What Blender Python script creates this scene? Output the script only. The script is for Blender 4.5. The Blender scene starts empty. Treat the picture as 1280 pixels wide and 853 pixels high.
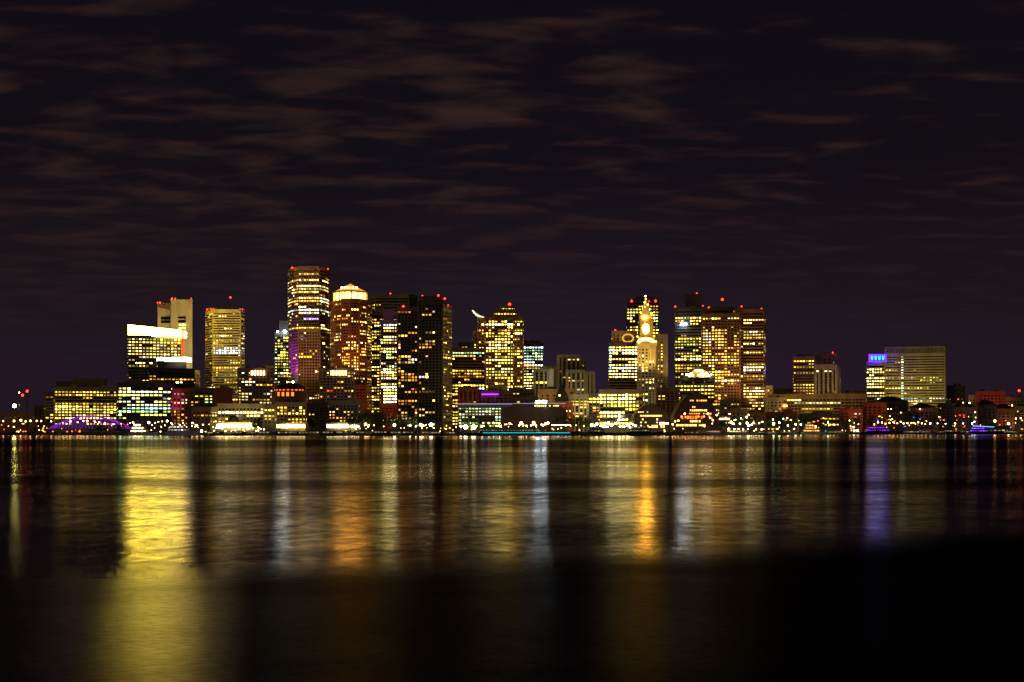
import bpy, math, random
from mathutils import Vector, noise as mnoise

R = random.Random(7)
RP = random.Random(21)
sc = bpy.context.scene
col = sc.collection
F = 1600.0            # focal length in photo pixels (1280 wide)
HY = 536.0            # horizon row
CAMZ = 5.0
GZ = 1.8              # quay level

# ------------------------------------------------------------------ helpers
def wx(px, D): return (px - 640.0) * D / F
def wz(y, D): return CAMZ + (HY - y) * D / F
def P(px, D): return Vector((wx(px, D), D))

MATS = {}
def nodes(m):
    m.use_nodes = True
    nt = m.node_tree
    nt.nodes.clear()
    return nt, nt.nodes, nt.links

def mat(name, c, rough=0.7, var=0.25, scale=0.15, metal=0.0):
    """procedural painted/stone/brick/metal surface with blotches and streaks"""
    if name in MATS: return MATS[name]
    m = bpy.data.materials.new(name)
    nt, N, L = nodes(m)
    out = N.new('ShaderNodeOutputMaterial'); b = N.new('ShaderNodeBsdfPrincipled')
    tc = N.new('ShaderNodeTexCoord'); mp = N.new('ShaderNodeMapping')
    mp.inputs['Scale'].default_value = (1, 1, 0.25)
    nz = N.new('ShaderNodeTexNoise'); nz.inputs['Scale'].default_value = scale; nz.inputs['Detail'].default_value = 5
    cr = N.new('ShaderNodeValToRGB')
    cr.color_ramp.elements[0].position = 0.3; cr.color_ramp.elements[1].position = 0.7
    cr.color_ramp.elements[0].color = tuple(max(0, x * (1 - var)) for x in c) + (1,)
    cr.color_ramp.elements[1].color = tuple(min(1, x * (1 + var)) for x in c) + (1,)
    L.new(tc.outputs['Object'], mp.inputs['Vector']); L.new(mp.outputs[0], nz.inputs['Vector'])
    L.new(nz.outputs['Fac'], cr.inputs[0]); L.new(cr.outputs[0], b.inputs['Base Color'])
    b.inputs['Roughness'].default_value = rough; b.inputs['Metallic'].default_value = metal
    L.new(b.outputs[0], out.inputs[0])
    MATS[name] = m
    return m

def emat(name, c, s, sample=False):
    if name in MATS: return MATS[name]
    m = bpy.data.materials.new(name)
    nt, N, L = nodes(m)
    out = N.new('ShaderNodeOutputMaterial'); e = N.new('ShaderNodeEmission')
    tc = N.new('ShaderNodeTexCoord'); nz = N.new('ShaderNodeTexNoise'); nz.inputs['Scale'].default_value = 0.6
    mr = N.new('ShaderNodeMapRange'); mr.inputs[3].default_value = s * 0.75; mr.inputs[4].default_value = s * 1.25
    L.new(tc.outputs['Object'], nz.inputs['Vector']); L.new(nz.outputs['Fac'], mr.inputs[0])
    L.new(mr.outputs[0], e.inputs['Strength'])
    e.inputs['Color'].default_value = tuple(c) + (1,)
    L.new(e.outputs[0], out.inputs[0])
    m.cycles.emission_sampling = 'FRONT_BACK' if sample else 'NONE'
    MATS[name] = m
    return m

def glow_mat():
    """lit room behind glass: colour per pane from the mesh, a little unevenness inside each pane"""
    m = bpy.data.materials.new('lit_glass')
    nt, N, L = nodes(m)
    out = N.new('ShaderNodeOutputMaterial'); e = N.new('ShaderNodeEmission')
    at = N.new('ShaderNodeAttribute'); at.attribute_name = 'glow'
    tc = N.new('ShaderNodeTexCoord'); nz = N.new('ShaderNodeTexNoise'); nz.inputs['Scale'].default_value = 0.45
    mr = N.new('ShaderNodeMapRange'); mr.inputs[1].default_value = .3; mr.inputs[2].default_value = .7
    mr.inputs[3].default_value = 0.6; mr.inputs[4].default_value = 1.4
    L.new(tc.outputs['Object'], nz.inputs['Vector']); L.new(nz.outputs['Fac'], mr.inputs[0])
    L.new(at.outputs['Color'], e.inputs['Color']); L.new(mr.outputs[0], e.inputs['Strength'])
    L.new(e.outputs[0], out.inputs[0])
    m.cycles.emission_sampling = 'NONE'
    return m
GLOW = glow_mat()

WALL = {
 'tan':   mat('tan_precast', (.42, .34, .20)), 'beige': mat('beige_stone', (.34, .27, .16)),
 'brown': mat('brown_granite', (.24, .13, .08)), 'red': mat('red_brick', (.34, .10, .05)),
 'pink':  mat('pink_granite', (.30, .19, .17)), 'dark': mat('dark_stone', (.07, .055, .045)),
 'grey':  mat('grey_concrete', (.26, .23, .19)), 'cream': mat('cream_limestone', (.60, .50, .30)),
 'steel': mat('dark_metal_panel', (.05, .05, .05), .5), 'olive': mat('olive_concrete', (.30, .26, .12)),
 'conc':  mat('brown_concrete', (.15, .12, .09)), 'white': mat('white_stone', (.42, .37, .28)),
}
GLASS = mat('dark_window_glass', (.012, .012, .014), .15, .3)
ROOF = mat('roof_membrane', (.035, .03, .028), .9)
COPPER = mat('slate_roof', (.03, .028, .026), .8)
METAL = mat('painted_steel', (.08, .08, .08), .45, metal=.5)
HULLW = mat('white_hull_paint', (.55, .55, .55), .35)
HULLD = mat('dark_hull_paint', (.03, .03, .04), .35)
LEAF = mat('foliage', (.035, .075, .02), .8, .6, .8)
BARK = mat('bark', (.05, .035, .025), .9)
RED = emat('red_beacon', (1, .03, .008), 7, True)
WHITEL = emat('white_lamp', (1, .78, .42), 34, True)
WARML = emat('warm_lamp', (1, .45, .12), 26, True)
GREENL = emat('greenish_lamp', (.8, 1, .45), 45, True)
YELL = emat('yellow_lamp', (1, .68, .08), 12, True)
BLUEL = emat('blue_lamp', (.05, .12, 1), 9, True)
PURL = emat('purple_lamp', (.28, .02, 1), 4, True)
CYANL = emat('cyan_trail', (.02, .8, 1), 1.5, True)
COOLL = emat('cool_floodlight', (.72, .9, 1), 65, True)
REDL = emat('red_orange_lamp', (1, .09, .02), 9, True)

class MB:
    def __init__(s): s.v = []; s.f = []; s.mi = []; s.c = []
    def face(s, pts, mi=0, c=None):
        n = len(s.v); s.v += [tuple(p) for p in pts]; s.f.append(tuple(range(n, n + len(pts)))); s.mi.append(mi); s.c.append(c)
    def prism(s, poly, z0, z1, mi=0, mtop=None):
        """poly of 2D points, outward is (d.y,-d.x)"""
        n = len(poly)
        for i in range(n):
            a, b = poly[i], poly[(i + 1) % n]
            s.face([(a[0], a[1], z0), (b[0], b[1], z0), (b[0], b[1], z1), (a[0], a[1], z1)], mi)
        s.face([(p[0], p[1], z1) for p in poly], mi if mtop is None else mtop)
        s.face([(p[0], p[1], z0) for p in reversed(poly)], mi)
    def bar(s, a, b, z0, z1, off0, off1, mi=0, ext=0.0):
        """box along the wall line a->b from off0 to off1 outwards"""
        d = (b - a); L = d.length
        if L < 1e-6: return
        d = d / L; n = Vector((d.y, -d.x))
        a = a - d * ext; b = b + d * ext
        s.prism([a + n * off1, b + n * off1, b + n * off0, a + n * off0], z0, z1, mi)
    def box(s, x0, x1, y0, y1, z0, z1, mi=0):
        s.prism([Vector((x0, y0)), Vector((x1, y0)), Vector((x1, y1)), Vector((x0, y1))], z0, z1, mi)
    def frustum(s, cx, cy, z0, z1, r0, r1, n=8, mi=0, ry=1.0, rot=0.0):
        a = [(cx + r0 * math.cos(rot + 2 * math.pi * k / n), cy + ry * r0 * math.sin(rot + 2 * math.pi * k / n)) for k in range(n)]
        b = [(cx + r1 * math.cos(rot + 2 * math.pi * k / n), cy + ry * r1 * math.sin(rot + 2 * math.pi * k / n)) for k in range(n)]
        for k in range(n):
            j = (k + 1) % n
            s.face([(a[k][0], a[k][1], z0), (a[j][0], a[j][1], z0), (b[j][0], b[j][1], z1), (b[k][0], b[k][1], z1)], mi)
        s.face([(p[0], p[1], z1) for p in b], mi); s.face([(p[0], p[1], z0) for p in reversed(a)], mi)
    def ball(s, cx, cy, cz, r, mi=0, n=8, m=5, sz=1.0):
        for i in range(m):
            t0 = math.pi * i / m - math.pi / 2; t1 = math.pi * (i + 1) / m - math.pi / 2
            for k in range(n):
                p0 = 2 * math.pi * k / n; p1 = 2 * math.pi * (k + 1) / n
                q = [(t0, p0), (t0, p1), (t1, p1), (t1, p0)]
                if i == 0: q = [(t0, p0), (t1, p1), (t1, p0)]
                if i == m - 1: q = [(t0, p0), (t0, p1), (t1, p0)]
                s.face([(cx + r * math.cos(t) * math.cos(p), cy + r * math.cos(t) * math.sin(p), cz + sz * r * math.sin(t)) for t, p in q], mi)
    def tube(s, pts, r, n=5, mi=0):
        pts = [Vector(p) for p in pts]; rings = []
        rr = r if isinstance(r, (list, tuple)) else [r] * len(pts)
        for i, p in enumerate(pts):
            d = (pts[min(i + 1, len(pts) - 1)] - pts[max(i - 1, 0)]).normalized()
            u = d.orthogonal().normalized(); w = d.cross(u)
            rings.append([p + (u * math.cos(2 * math.pi * k / n) + w * math.sin(2 * math.pi * k / n)) * rr[i] for k in range(n)])
        for i in range(len(rings) - 1):
            for k in range(n):
                j = (k + 1) % n
                s.face([rings[i][k], rings[i][j], rings[i + 1][j], rings[i + 1][k]], mi)
        s.face(list(reversed(rings[0])), mi); s.face(rings[-1], mi)
    def build(s, name, mats, parent=None, origin=(0, 0, 0), glow=False):
        me = bpy.data.meshes.new(name)
        o0 = Vector(origin)
        me.from_pydata([tuple(Vector(v) - o0) for v in s.v], [], s.f)
        for m in (mats if isinstance(mats, (list, tuple)) else [mats]): me.materials.append(m)
        if any(s.mi): me.polygons.foreach_set('material_index', s.mi)
        if glow:
            a = me.color_attributes.new('glow', 'FLOAT_COLOR', 'CORNER')
            vals = []
            for f, c in zip(s.f, s.c):
                for _ in f: vals += [c[0], c[1], c[2], 1.0]
            a.data.foreach_set('color', vals)
        me.update()
        o = bpy.data.objects.new(name, me); col.objects.link(o)
        if parent is not None: o.parent = parent
        else: o.location = o0
        return o

def tag(o, label=None, cat=None, group=None, kind=None):
    if label: o['label'] = label
    if cat: o['category'] = cat
    if group: o['group'] = group
    if kind: o['kind'] = kind
    return o
def empty(name, loc, label, cat, group=None):
    o = bpy.data.objects.new(name, None); col.objects.link(o); o.location = loc
    return tag(o, label, cat, group)

# ------------------------------------------------------------------ window colours
PAL = {
 'Y': [(.55, (1, .60, .05)), (.25, (1, .80, .22)), (.12, (.80, .72, .06)), (.08, (1, .36, .03))],
 'W': [(.45, (1, .74, .16)), (.35, (1, .84, .34)), (.2, (1, .58, .06))],
 'L': [(.40, (.86, .85, .12)), (.25, (.45, .82, .22)), (.25, (1, .92, .45)), (.10, (.35, .8, .62))],
 'A': [(.45, (1, .38, .04)), (.35, (1, .62, .12)), (.15, (1, .82, .4)), (.05, (1, .10, .03))],
 'O': [(.6, (1, .22, .02)), (.3, (1, .42, .05)), (.1, (1, .7, .2))],
 'G': [(.35, (.75, .95, .35)), (.25, (.35, .85, .45)), (.3, (1, .95, .55)), (.1, (.5, .3, 1))],
 'C': [(.6, (.75, .95, 1)), (.4, (1, .95, .7))],
 'P': [(.7, (.35, .25, 1)), (.3, (1, .8, .3))],
}
def pick(pal, odd=.007):
    if R.random() < odd: return R.choice([(1, .05, .02), (.25, .15, 1), (.2, .7, 1)])
    t = R.random(); a = 0
    for w, c in PAL[pal]:
        a += w
        if t < a: return c
    return c

class Bld:
    """one building: an Empty at its base, parts below it"""
    def __init__(s, name, label, px, D, group=None, cat='building'):
        s.root = empty(name, (wx(px, D), D, GZ), label, cat, group)
        s.o = Vector((wx(px, D), D, GZ)); s.runs = []; s.side = []
    def part(s, name, mb, mats, glow=False, kind=None, parent=None):
        o = mb.build(name, mats, parent or s.root, s.o, glow)
        if kind: o['kind'] = kind
        return o
    def vol(s, x0=None, x1=None, y=500, D=1200, yb=None, t=28, yaw=0, pts=None, wall='tan', style='ribbon', p=.5, pal='Y', br=1.0,
            bay=3.0, fh=None, fp=3.7, hf=.46, wf=.62, run=.5, zones=(), name='wall', top=2.0, roof=True, var=.5, bot=6.0):
        if pts is None:
            xc = (x0 + x1) / 2; ph = math.atan2(wx(xc, D), D) + math.radians(yaw)
            c = P(xc, D); d = Vector((math.cos(ph), -math.sin(ph)))
            fr = []
            for x in (x0, x1):
                k = (x - 640) / F           # ray X = kY
                u = (k * c.y - c.x) / (d.x - k * d.y); fr.append(c + d * u)
        else: fr = [P(a, b) for a, b in pts]
        ch = (fr[-1] - fr[0]).normalized(); back = Vector((-ch.y, ch.x)) * t
        cen = (fr[0] + fr[-1]) / 2
        bl = fr[0] + fr[0].normalized() * t; brr = fr[-1] + fr[-1].normalized() * t
        sh_ = (brr - bl) * .04
        poly = fr + [brr - sh_, bl + sh_] if abs(yaw) < .1 else fr + [fr[-1] + back, fr[0] + back]
        Dm = sum(q.y for q in fr) / len(fr)
        if fh is None: fh = fp * Dm / F
        z1 = wz(y, Dm); z0 = GZ if yb is None else wz(yb, Dm)
        m = MB(); cp = MB(); W = WALL[wall]
        m.prism(poly, z0, z1, 0 if style == 'plain' else 1, 2)
        n = len(poly)
        # coping
        for i in range(n):
            cp.bar(poly[i], poly[(i + 1) % n], z1 - (0.9 if style == 'plain' else top), z1 + .8, 0.0, .32, 0)
        if style != 'plain':
            nr = int((z1 - top - z0 - (bot if yb is None else 0)) / fh)
            for i in range(n - 0):
                a, b = poly[i], poly[(i + 1) % n]
                ln = (b - a).length
                if ln < 1.5: continue
                front = i < len(fr) - 1; rear = (i == len(fr))
                nc = max(1, round(ln / (bay * 1.12))); bw = ln / nc
                for r in range(nr + 1):
                    zt = z1 - top - r * fh; sh = fh * (1 - hf)
                    zb2 = zt - sh
                    if r == nr: zb2 = z0
                    if zb2 > z0 - .01: m.bar(a, b, zb2, zt, 0, .3, 3 if style == 'pier' else 0)
                if style in ('grid', 'pier') or bay > 50:
                    pw = bw * (1 - wf); dn = (b - a) / ln
                    for k in range(nc + 1):
                        q = a + dn * min(max(k * bw, pw / 2), ln - pw / 2)
                        m.bar(q - dn * pw / 2, q + dn * pw / 2, z0, z1 - top if style == 'grid' else z1 - .5, .302, .42 if style == 'grid' else .9, 0)
                else:
                    dn = (b - a) / ln
                    for q in (a + dn * .4, b - dn * .4):
                        m.bar(q - dn * .4, q + dn * .4, z0, z1 - top, .302, .4, 0)
                if rear: continue
                d = (b - a) / ln; nn = Vector((d.y, -d.x))
                for r in range(nr):
                    zc = z1 - top - r * fh - fh * (1 - hf) - fh * hf / 2
                    yy = HY - (zc - CAMZ) * F / Dm
                    pr, pl, bb, rr = p, pal, br, run
                    rowf = max(.15, min(1.9, R.gauss(1.0, var)))
                    us = [(k + .5) / nc for k in range(nc)]
                    lit = []; on = False
                    cc = pick(pl); zprev = None
                    for k, u in enumerate(us):
                        xx = 640 + (a + d * (u * ln)).x / (a + d * (u * ln)).y * F
                        pr, pl, bb, rr, rf = p, pal, br, run, rowf
                        zi = 0
                        for q, zn in enumerate(zones):
                            if zn[0] <= yy < zn[1] and zn[2] <= xx < zn[3]:
                                pr = zn[4]; zi = q + 1
                                if len(zn) > 5 and zn[5]: pl = zn[5]
                                if len(zn) > 6: bb = zn[6]
                                if pr > .8 or pr == 0: rf = 1
                        pe = min(.98, pr * rf)
                        if zi != zprev: on = R.random() < pe; cc = pick(pl, 0); zprev = zi; rb = bb * WB * R.lognormvariate(.1, .6)
                        else:
                            keep = rr + (1 - rr) * pe if on else (1 - rr) * pe
                            was = on; on = R.random() < keep
                            if on and not was: cc = pick(pl, 0 if pr > .7 else .008); rb = bb * WB * R.lognormvariate(.1, .6)
                        if pr == 0: on = False
                        if on:
                            k2 = rb * R.lognormvariate(-.05, .75)
                            lit.append((k, (cc[0] * k2, cc[1] * k2 * R.uniform(.82, 1.15), cc[2] * k2 * R.uniform(.4, 1.8))))
                        else: lit.append(None)
                    cur = []
                    def flush():
                        if cur:
                            (s.runs if front else s.side).append((len(cur), list(cur)))
                            cur.clear()
                    for e in lit:
                        if e is None: flush(); continue
                        k, c3 = e
                        q0 = a + d * (bw * (k + .5 - wf / 2)) + nn * .1; q1 = a + d * (bw * (k + .5 + wf / 2)) + nn * .1
                        h = fh * hf / 2 * R.choice([.94, .94, .7]); zz = zc
                        cur.append(([(q0.x, q0.y, zz - h), (q1.x, q1.y, zz - h), (q1.x, q1.y, zz + h), (q0.x, q0.y, zz + h)], c3))
                        if len(cur) > 7: flush()
                    flush()
        wp = s.part(name, m, [W, GLASS, ROOF, WALL['dark']])
        wid = (fr[-1] - fr[0]).length
        if wid > 14 and style != 'plain' and t > 15 and name in ('wall', 'side_block', 'upper_block') and yb is None:
            dx = (fr[-1] - fr[0]) / wid; dn = Vector((-dx.y, dx.x))
            for k in range(RP.choice([1, 2, 2, 3])):
                u = RP.uniform(.12, .7) * wid; w_ = RP.uniform(.12, .25) * wid; h = RP.uniform(1.2, 3.0); a = fr[0] + dx * u + dn * RP.uniform(4, 8)
                if u + w_ > wid * .92: continue
                pm = MB(); pm.prism([a, a + dx * w_, a + dx * w_ + dn * 5, a + dn * 5], z1, z1 + h, 0)
                if RP.random() < .5:
                    q = a + dx * w_ * RP.random() + dn * 2; pm.tube([(q.x, q.y, z1 + h), (q.x, q.y, z1 + h + RP.uniform(2, 6))], [.14, .06], 4, 1)
                for j in range(3): 
                    q = a + dx * w_ * (.2 + .3 * j) + dn * 2; pm.frustum(q.x, q.y, z1 + h, z1 + h + .6, .5, .5, 8, 1)
                s.part('plant_room', pm, [WALL[RP.choice(['conc', 'dark', 'grey'])], METAL])
        s.part('coping' if name == 'parapet' else 'parapet', cp, W, parent=wp)
        return fr, z0, z1
    def pane(s, pts, c):
        s.runs.append((99, [(pts, c)]))
    def beacon(s, px, y, D, r=1.15, m=None, mast=True, zr=None):
        b = MB(); z = wz(y, D); X = wx(px, D); r = r * R.uniform(.55, .95) if m is None else r
        b.ball(X, D, z, r, 0, 6, 4)
        if mast: b.tube([(X, D, z - r * 3 if zr is None else zr), (X, D, z)], .25, 4, 1)
        s.part('beacon_light', b, [m or RED, METAL])
    def done(s):
        s.runs.sort(key=lambda t: -t[0])
        for n, rn in s.runs[:WMAX]:
            m = MB()
            for i, (pts, c) in enumerate(rn):
                m.face(pts, 0, c)
                if i + 1 < len(rn) and len(pts) == 4:
                    q = rn[i + 1][0]; k = len(m.v)
                    m.f.append((k - 3, k, k + 3, k - 2)); m.mi.append(0); m.c.append((.01, .008, .006))
            s.part('window', m, GLOW, True)
        rest = s.runs[WMAX:] + s.side
        if rest:
            m = MB()
            for n, rn in rest:
                for pts, c in rn: m.face(pts, 0, c)
            s.part('window', m, GLOW, True, 'stuff')
WMAX = 100
WB = 1.35

# ================================================================== THE SETTING
SHORE = [(-500, 1080), (0, 1040), (150, 985), (240, 955), (420, 945), (600, 945), (760, 960), (900, 985), (985, 1090), (1130, 1160), (1290, 1200), (1800, 1260)]
sp = [P(a, b) for a, b in SHORE]
m = MB()
pl = [Vector((sp[0].x - 16000, 2000))] + sp + [Vector((sp[-1].x + 16000, 2000)), Vector((26000, 40000)), Vector((-26000, 40000))]
m.face([(q.x, q.y, GZ) for q in pl])
tag(m.build('ground', mat('asphalt', (.03, .028, .026), .85, .3, .05)), kind='structure')
m = MB()
for i in range(len(sp) - 1):
    m.bar(sp[i], sp[i + 1], -1.5, GZ + .25, -1.2, 0, 0)
tag(m.build('quay_wall', mat('granite_blocks', (.07, .065, .06), .8, .4, .6)), kind='structure')

def water_mat():
    mt = bpy.data.materials.new('harbour_water')
    nt, N, L = nodes(mt)
    out = N.new('ShaderNodeOutputMaterial')
    geo = N.new('ShaderNodeNewGeometry'); sep = N.new('ShaderNodeSeparateXYZ'); L.new(geo.outputs['Position'], sep.inputs[0])
    def math_(op, a, b=None, c=None):
        n = N.new('ShaderNodeMath'); n.operation = op
        for i, q in enumerate((a, b, c)):
            if q is None: continue
            if isinstance(q, (int, float)): n.inputs[i].default_value = q
            else: L.new(q, n.inputs[i])
        return n.outputs[0]
    def noise(scale, sx, sy, detail=3, rough=.55, dist=0):
        mp = N.new('ShaderNodeMapping'); mp.inputs['Scale'].default_value = (sx, sy, 1); mp.inputs['Rotation'].default_value = (0, 0, math.radians(4))
        L.new(geo.outputs['Position'], mp.inputs['Vector'])
        n = N.new('ShaderNodeTexNoise'); n.inputs['Scale'].default_value = scale; n.inputs['Detail'].default_value = detail
        n.inputs['Roughness'].default_value = rough; n.inputs['Distortion'].default_value = dist
        L.new(mp.outputs[0], n.inputs['Vector']); return n.outputs['Fac']
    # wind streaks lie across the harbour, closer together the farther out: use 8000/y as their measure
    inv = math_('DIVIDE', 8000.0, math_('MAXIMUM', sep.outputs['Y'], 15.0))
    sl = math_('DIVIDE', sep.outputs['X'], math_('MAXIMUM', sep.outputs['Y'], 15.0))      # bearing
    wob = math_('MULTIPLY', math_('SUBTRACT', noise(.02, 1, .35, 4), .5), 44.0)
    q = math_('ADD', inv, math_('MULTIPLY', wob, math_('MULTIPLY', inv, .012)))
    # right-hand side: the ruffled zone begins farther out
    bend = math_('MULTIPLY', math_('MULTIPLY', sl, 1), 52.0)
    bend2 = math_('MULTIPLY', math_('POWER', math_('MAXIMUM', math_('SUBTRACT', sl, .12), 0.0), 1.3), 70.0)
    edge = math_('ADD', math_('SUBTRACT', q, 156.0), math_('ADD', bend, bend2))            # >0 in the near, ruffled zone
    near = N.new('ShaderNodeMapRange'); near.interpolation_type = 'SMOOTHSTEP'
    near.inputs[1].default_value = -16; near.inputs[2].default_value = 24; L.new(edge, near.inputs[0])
    # reflection brightness painted in along the distance, bright and dark bands
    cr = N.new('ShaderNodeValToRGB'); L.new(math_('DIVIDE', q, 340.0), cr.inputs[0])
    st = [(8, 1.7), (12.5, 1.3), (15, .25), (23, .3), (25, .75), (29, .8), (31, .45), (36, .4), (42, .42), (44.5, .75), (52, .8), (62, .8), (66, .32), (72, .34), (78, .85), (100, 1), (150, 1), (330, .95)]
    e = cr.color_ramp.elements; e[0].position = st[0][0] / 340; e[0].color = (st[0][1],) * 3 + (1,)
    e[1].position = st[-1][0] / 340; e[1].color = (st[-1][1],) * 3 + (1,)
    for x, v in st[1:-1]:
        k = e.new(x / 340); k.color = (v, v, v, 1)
    # near-zone reflection brightness painted in: raised under the left light column, dimmed elsewhere
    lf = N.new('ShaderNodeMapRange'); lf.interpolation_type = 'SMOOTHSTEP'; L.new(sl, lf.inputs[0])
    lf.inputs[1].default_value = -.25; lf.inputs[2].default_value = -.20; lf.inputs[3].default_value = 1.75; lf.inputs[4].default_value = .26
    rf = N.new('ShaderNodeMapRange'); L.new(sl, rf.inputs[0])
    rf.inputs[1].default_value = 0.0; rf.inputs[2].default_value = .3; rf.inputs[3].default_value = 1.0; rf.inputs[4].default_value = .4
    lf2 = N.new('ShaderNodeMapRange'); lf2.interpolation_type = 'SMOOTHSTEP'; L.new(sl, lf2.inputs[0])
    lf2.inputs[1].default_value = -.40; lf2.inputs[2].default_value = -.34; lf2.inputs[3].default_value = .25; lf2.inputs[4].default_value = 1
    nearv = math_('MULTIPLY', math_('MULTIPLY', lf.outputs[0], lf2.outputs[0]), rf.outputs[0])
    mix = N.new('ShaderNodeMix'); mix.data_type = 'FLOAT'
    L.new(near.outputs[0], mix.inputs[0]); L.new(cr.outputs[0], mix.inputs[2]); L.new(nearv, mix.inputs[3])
    # fine streaky ripple texture, painted into the reflection brightness
    fs = N.new('ShaderNodeMapRange'); fs.inputs[1].default_value = .25; fs.inputs[2].default_value = .75; fs.inputs[3].default_value = .3; fs.inputs[4].default_value = 1.7
    L.new(noise(1.0, .9, .55, 5, .65, .3), fs.inputs[0])
    fsn = N.new('ShaderNodeMapRange'); fsn.inputs[1].default_value = .3; fsn.inputs[2].default_value = .7; fsn.inputs[3].default_value = .6; fsn.inputs[4].default_value = 1.35
    L.new(noise(1.0, 2.2, 6.5, 5, .7, .25), fsn.inputs[0])
    fmix = N.new('ShaderNodeMix'); fmix.data_type = 'FLOAT'; L.new(near.outputs[0], fmix.inputs[0]); L.new(fs.outputs[0], fmix.inputs[2]); L.new(fsn.outputs[0], fmix.inputs[3])
    fs2 = N.new('ShaderNodeMapRange'); fs2.inputs[1].default_value = .3; fs2.inputs[2].default_value = .7; fs2.inputs[3].default_value = .55; fs2.inputs[4].default_value = 1.4
    L.new(noise(.1, .6, .9, 4, .6, .5), fs2.inputs[0])
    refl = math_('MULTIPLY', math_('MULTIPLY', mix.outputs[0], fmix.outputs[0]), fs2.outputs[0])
    fr = N.new('ShaderNodeFresnel'); fr.inputs['IOR'].default_value = 1.33
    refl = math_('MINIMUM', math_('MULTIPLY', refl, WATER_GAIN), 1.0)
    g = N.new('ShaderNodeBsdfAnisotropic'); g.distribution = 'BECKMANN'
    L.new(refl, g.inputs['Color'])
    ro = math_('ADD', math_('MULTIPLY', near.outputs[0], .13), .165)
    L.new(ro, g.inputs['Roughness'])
    bp = N.new('ShaderNodeBump'); bp.inputs['Strength'].default_value = .14; bp.inputs['Distance'].default_value = .12
    L.new(noise(1.0, .9, .5, 4, .6, .4), bp.inputs['Height'])
    L.new(bp.outputs[0], g.inputs['Normal'])
    df = N.new('ShaderNodeBsdfDiffuse'); df.inputs['Color'].default_value = (.004, .006, .007, 1)
    mx = N.new('ShaderNodeMixShader'); mx.inputs[0].default_value = .75
    L.new(df.outputs[0], mx.inputs[1]); L.new(g.outputs[0], mx.inputs[2])
    L.new(mx.outputs[0], out.inputs[0])
    return mt
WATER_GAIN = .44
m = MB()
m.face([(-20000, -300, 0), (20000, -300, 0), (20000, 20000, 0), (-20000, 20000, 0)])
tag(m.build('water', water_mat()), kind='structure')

# ================================================================== BUILDINGS
B = Bld
def simple(name, label, x0, x1, y, D, **k):
    g = k.pop('group', None)
    b = B(name, label, (x0 + x1) / 2, D, g)
    b.vol(x0, x1, y, D, **k)
    return b

# 1 curved office block on the left
b = B('office_block', 'wide office block with stepped dark top and long yellow ribbon windows behind the purple bridge', 100, 1150)
b.vol(68, 146, 485, 1150, fp=3.6, wall='olive', p=.8, pal='Y', br=1.5, hf=.5, t=38, run=.75, bay=2.6, zones=[(485, 489, 68, 146, .9, 'W', 1.5)])
b.vol(56, 67.5, 491, 1156, wall='dark', p=.35, pal='Y', br=1, t=30,)
b.vol(70, 92, 478, 1165, yb=485.5, wall='conc', style='plain', t=16, name='penthouse')
b.vol(92, 134, 474.5, 1162, yb=485.5, wall='conc', style='plain', t=20, name='penthouse')
b.vol(90, 96.5, 482, 1158, yb=487, wall='olive', style='grid', p=1, pal='Y', br=.5, t=5, bay=4, bot=0, top=.5, hf=.8, name='stair_head')
b.vol(127, 134, 483, 1158, yb=487, wall='olive', style='grid', p=1, pal='Y', br=.5, t=5, bay=4, bot=0, top=.5, hf=.8, name='stair_head')
b.done()
# 2 gridded block
b = B('office_block', 'broad dark block with a grid of greenish windows below the tower with glowing crown', 180, 1080)
b.vol(147, 214.5, 480, 1080, fp=4.1, wall='steel', style='grid', p=.6, pal='L', br=2.4, bay=3.2, hf=.5, wf=.7, t=36, run=.45, var=.6,
      zones=[(520, 530, 140, 220, .12, 'A', .8), (505, 518, 150, 214, .85, 'L', 3.2)])
b.vol(156, 206, 477, 1088, yb=481, wall='olive', style='plain', t=22, name='parapet')
b.done()
# 3 tower with glowing crown
b = B('glass_tower', 'glass tower with a blazing white slanted crown and a red lit right edge', 193, 1250)
b.vol(160, 226, 420.5, 1250, wall='steel', p=.72, pal='W', br=1.9, bay=3.0, t=32, run=.6, var=.5, top=1.0,
      zones=[(420, 424, 160, 226, .9, 'Y', 3), (455, 480, 196, 226, .3, 'Y', 1), (455, 500, 160, 226, .45, 'Y', 1.2)])
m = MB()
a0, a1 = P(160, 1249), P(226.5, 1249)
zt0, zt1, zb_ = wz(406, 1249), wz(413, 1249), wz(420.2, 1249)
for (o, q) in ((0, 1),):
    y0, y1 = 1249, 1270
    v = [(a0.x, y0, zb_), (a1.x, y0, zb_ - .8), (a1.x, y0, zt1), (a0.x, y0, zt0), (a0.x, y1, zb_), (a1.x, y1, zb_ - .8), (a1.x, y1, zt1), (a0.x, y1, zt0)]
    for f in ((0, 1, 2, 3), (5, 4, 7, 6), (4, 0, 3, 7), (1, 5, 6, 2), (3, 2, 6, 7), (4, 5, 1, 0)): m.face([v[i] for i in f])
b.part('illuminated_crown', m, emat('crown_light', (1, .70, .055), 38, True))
m = MB()
for k in range(9):
    xx = 165 + k * 7
    m.tube([(wx(xx, 1248.6), 1248.6, wz(455 if k > 4 else 475, 1250)), (wx(xx, 1248.6), 1248.6, wz(421, 1250))], .22, 4)
b.part('mullion', m, WALL['grey'])
m = MB(); m.box(wx(227.2, 1246), wx(229.0, 1246), 1246, 1248, wz(446, 1246), wz(413, 1246)); b.part('light_strip', m, emat('red_strip', (1, .05, .01), 2.2))
b.done()
b = B('office_block', 'low black glass annex with orange windows and a white lit rooftop box', 213, 1180)
b.vol(186, 243, 461.5, 1180, wall='steel', p=.08, pal='A', br=1.6, t=30, zones=[(461, 466, 188, 226, .95, 'A', 2), (466, 480, 186, 243, .22, 'A', 1.3), (472, 476, 186, 243, .45, 'O', 1)])
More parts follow.
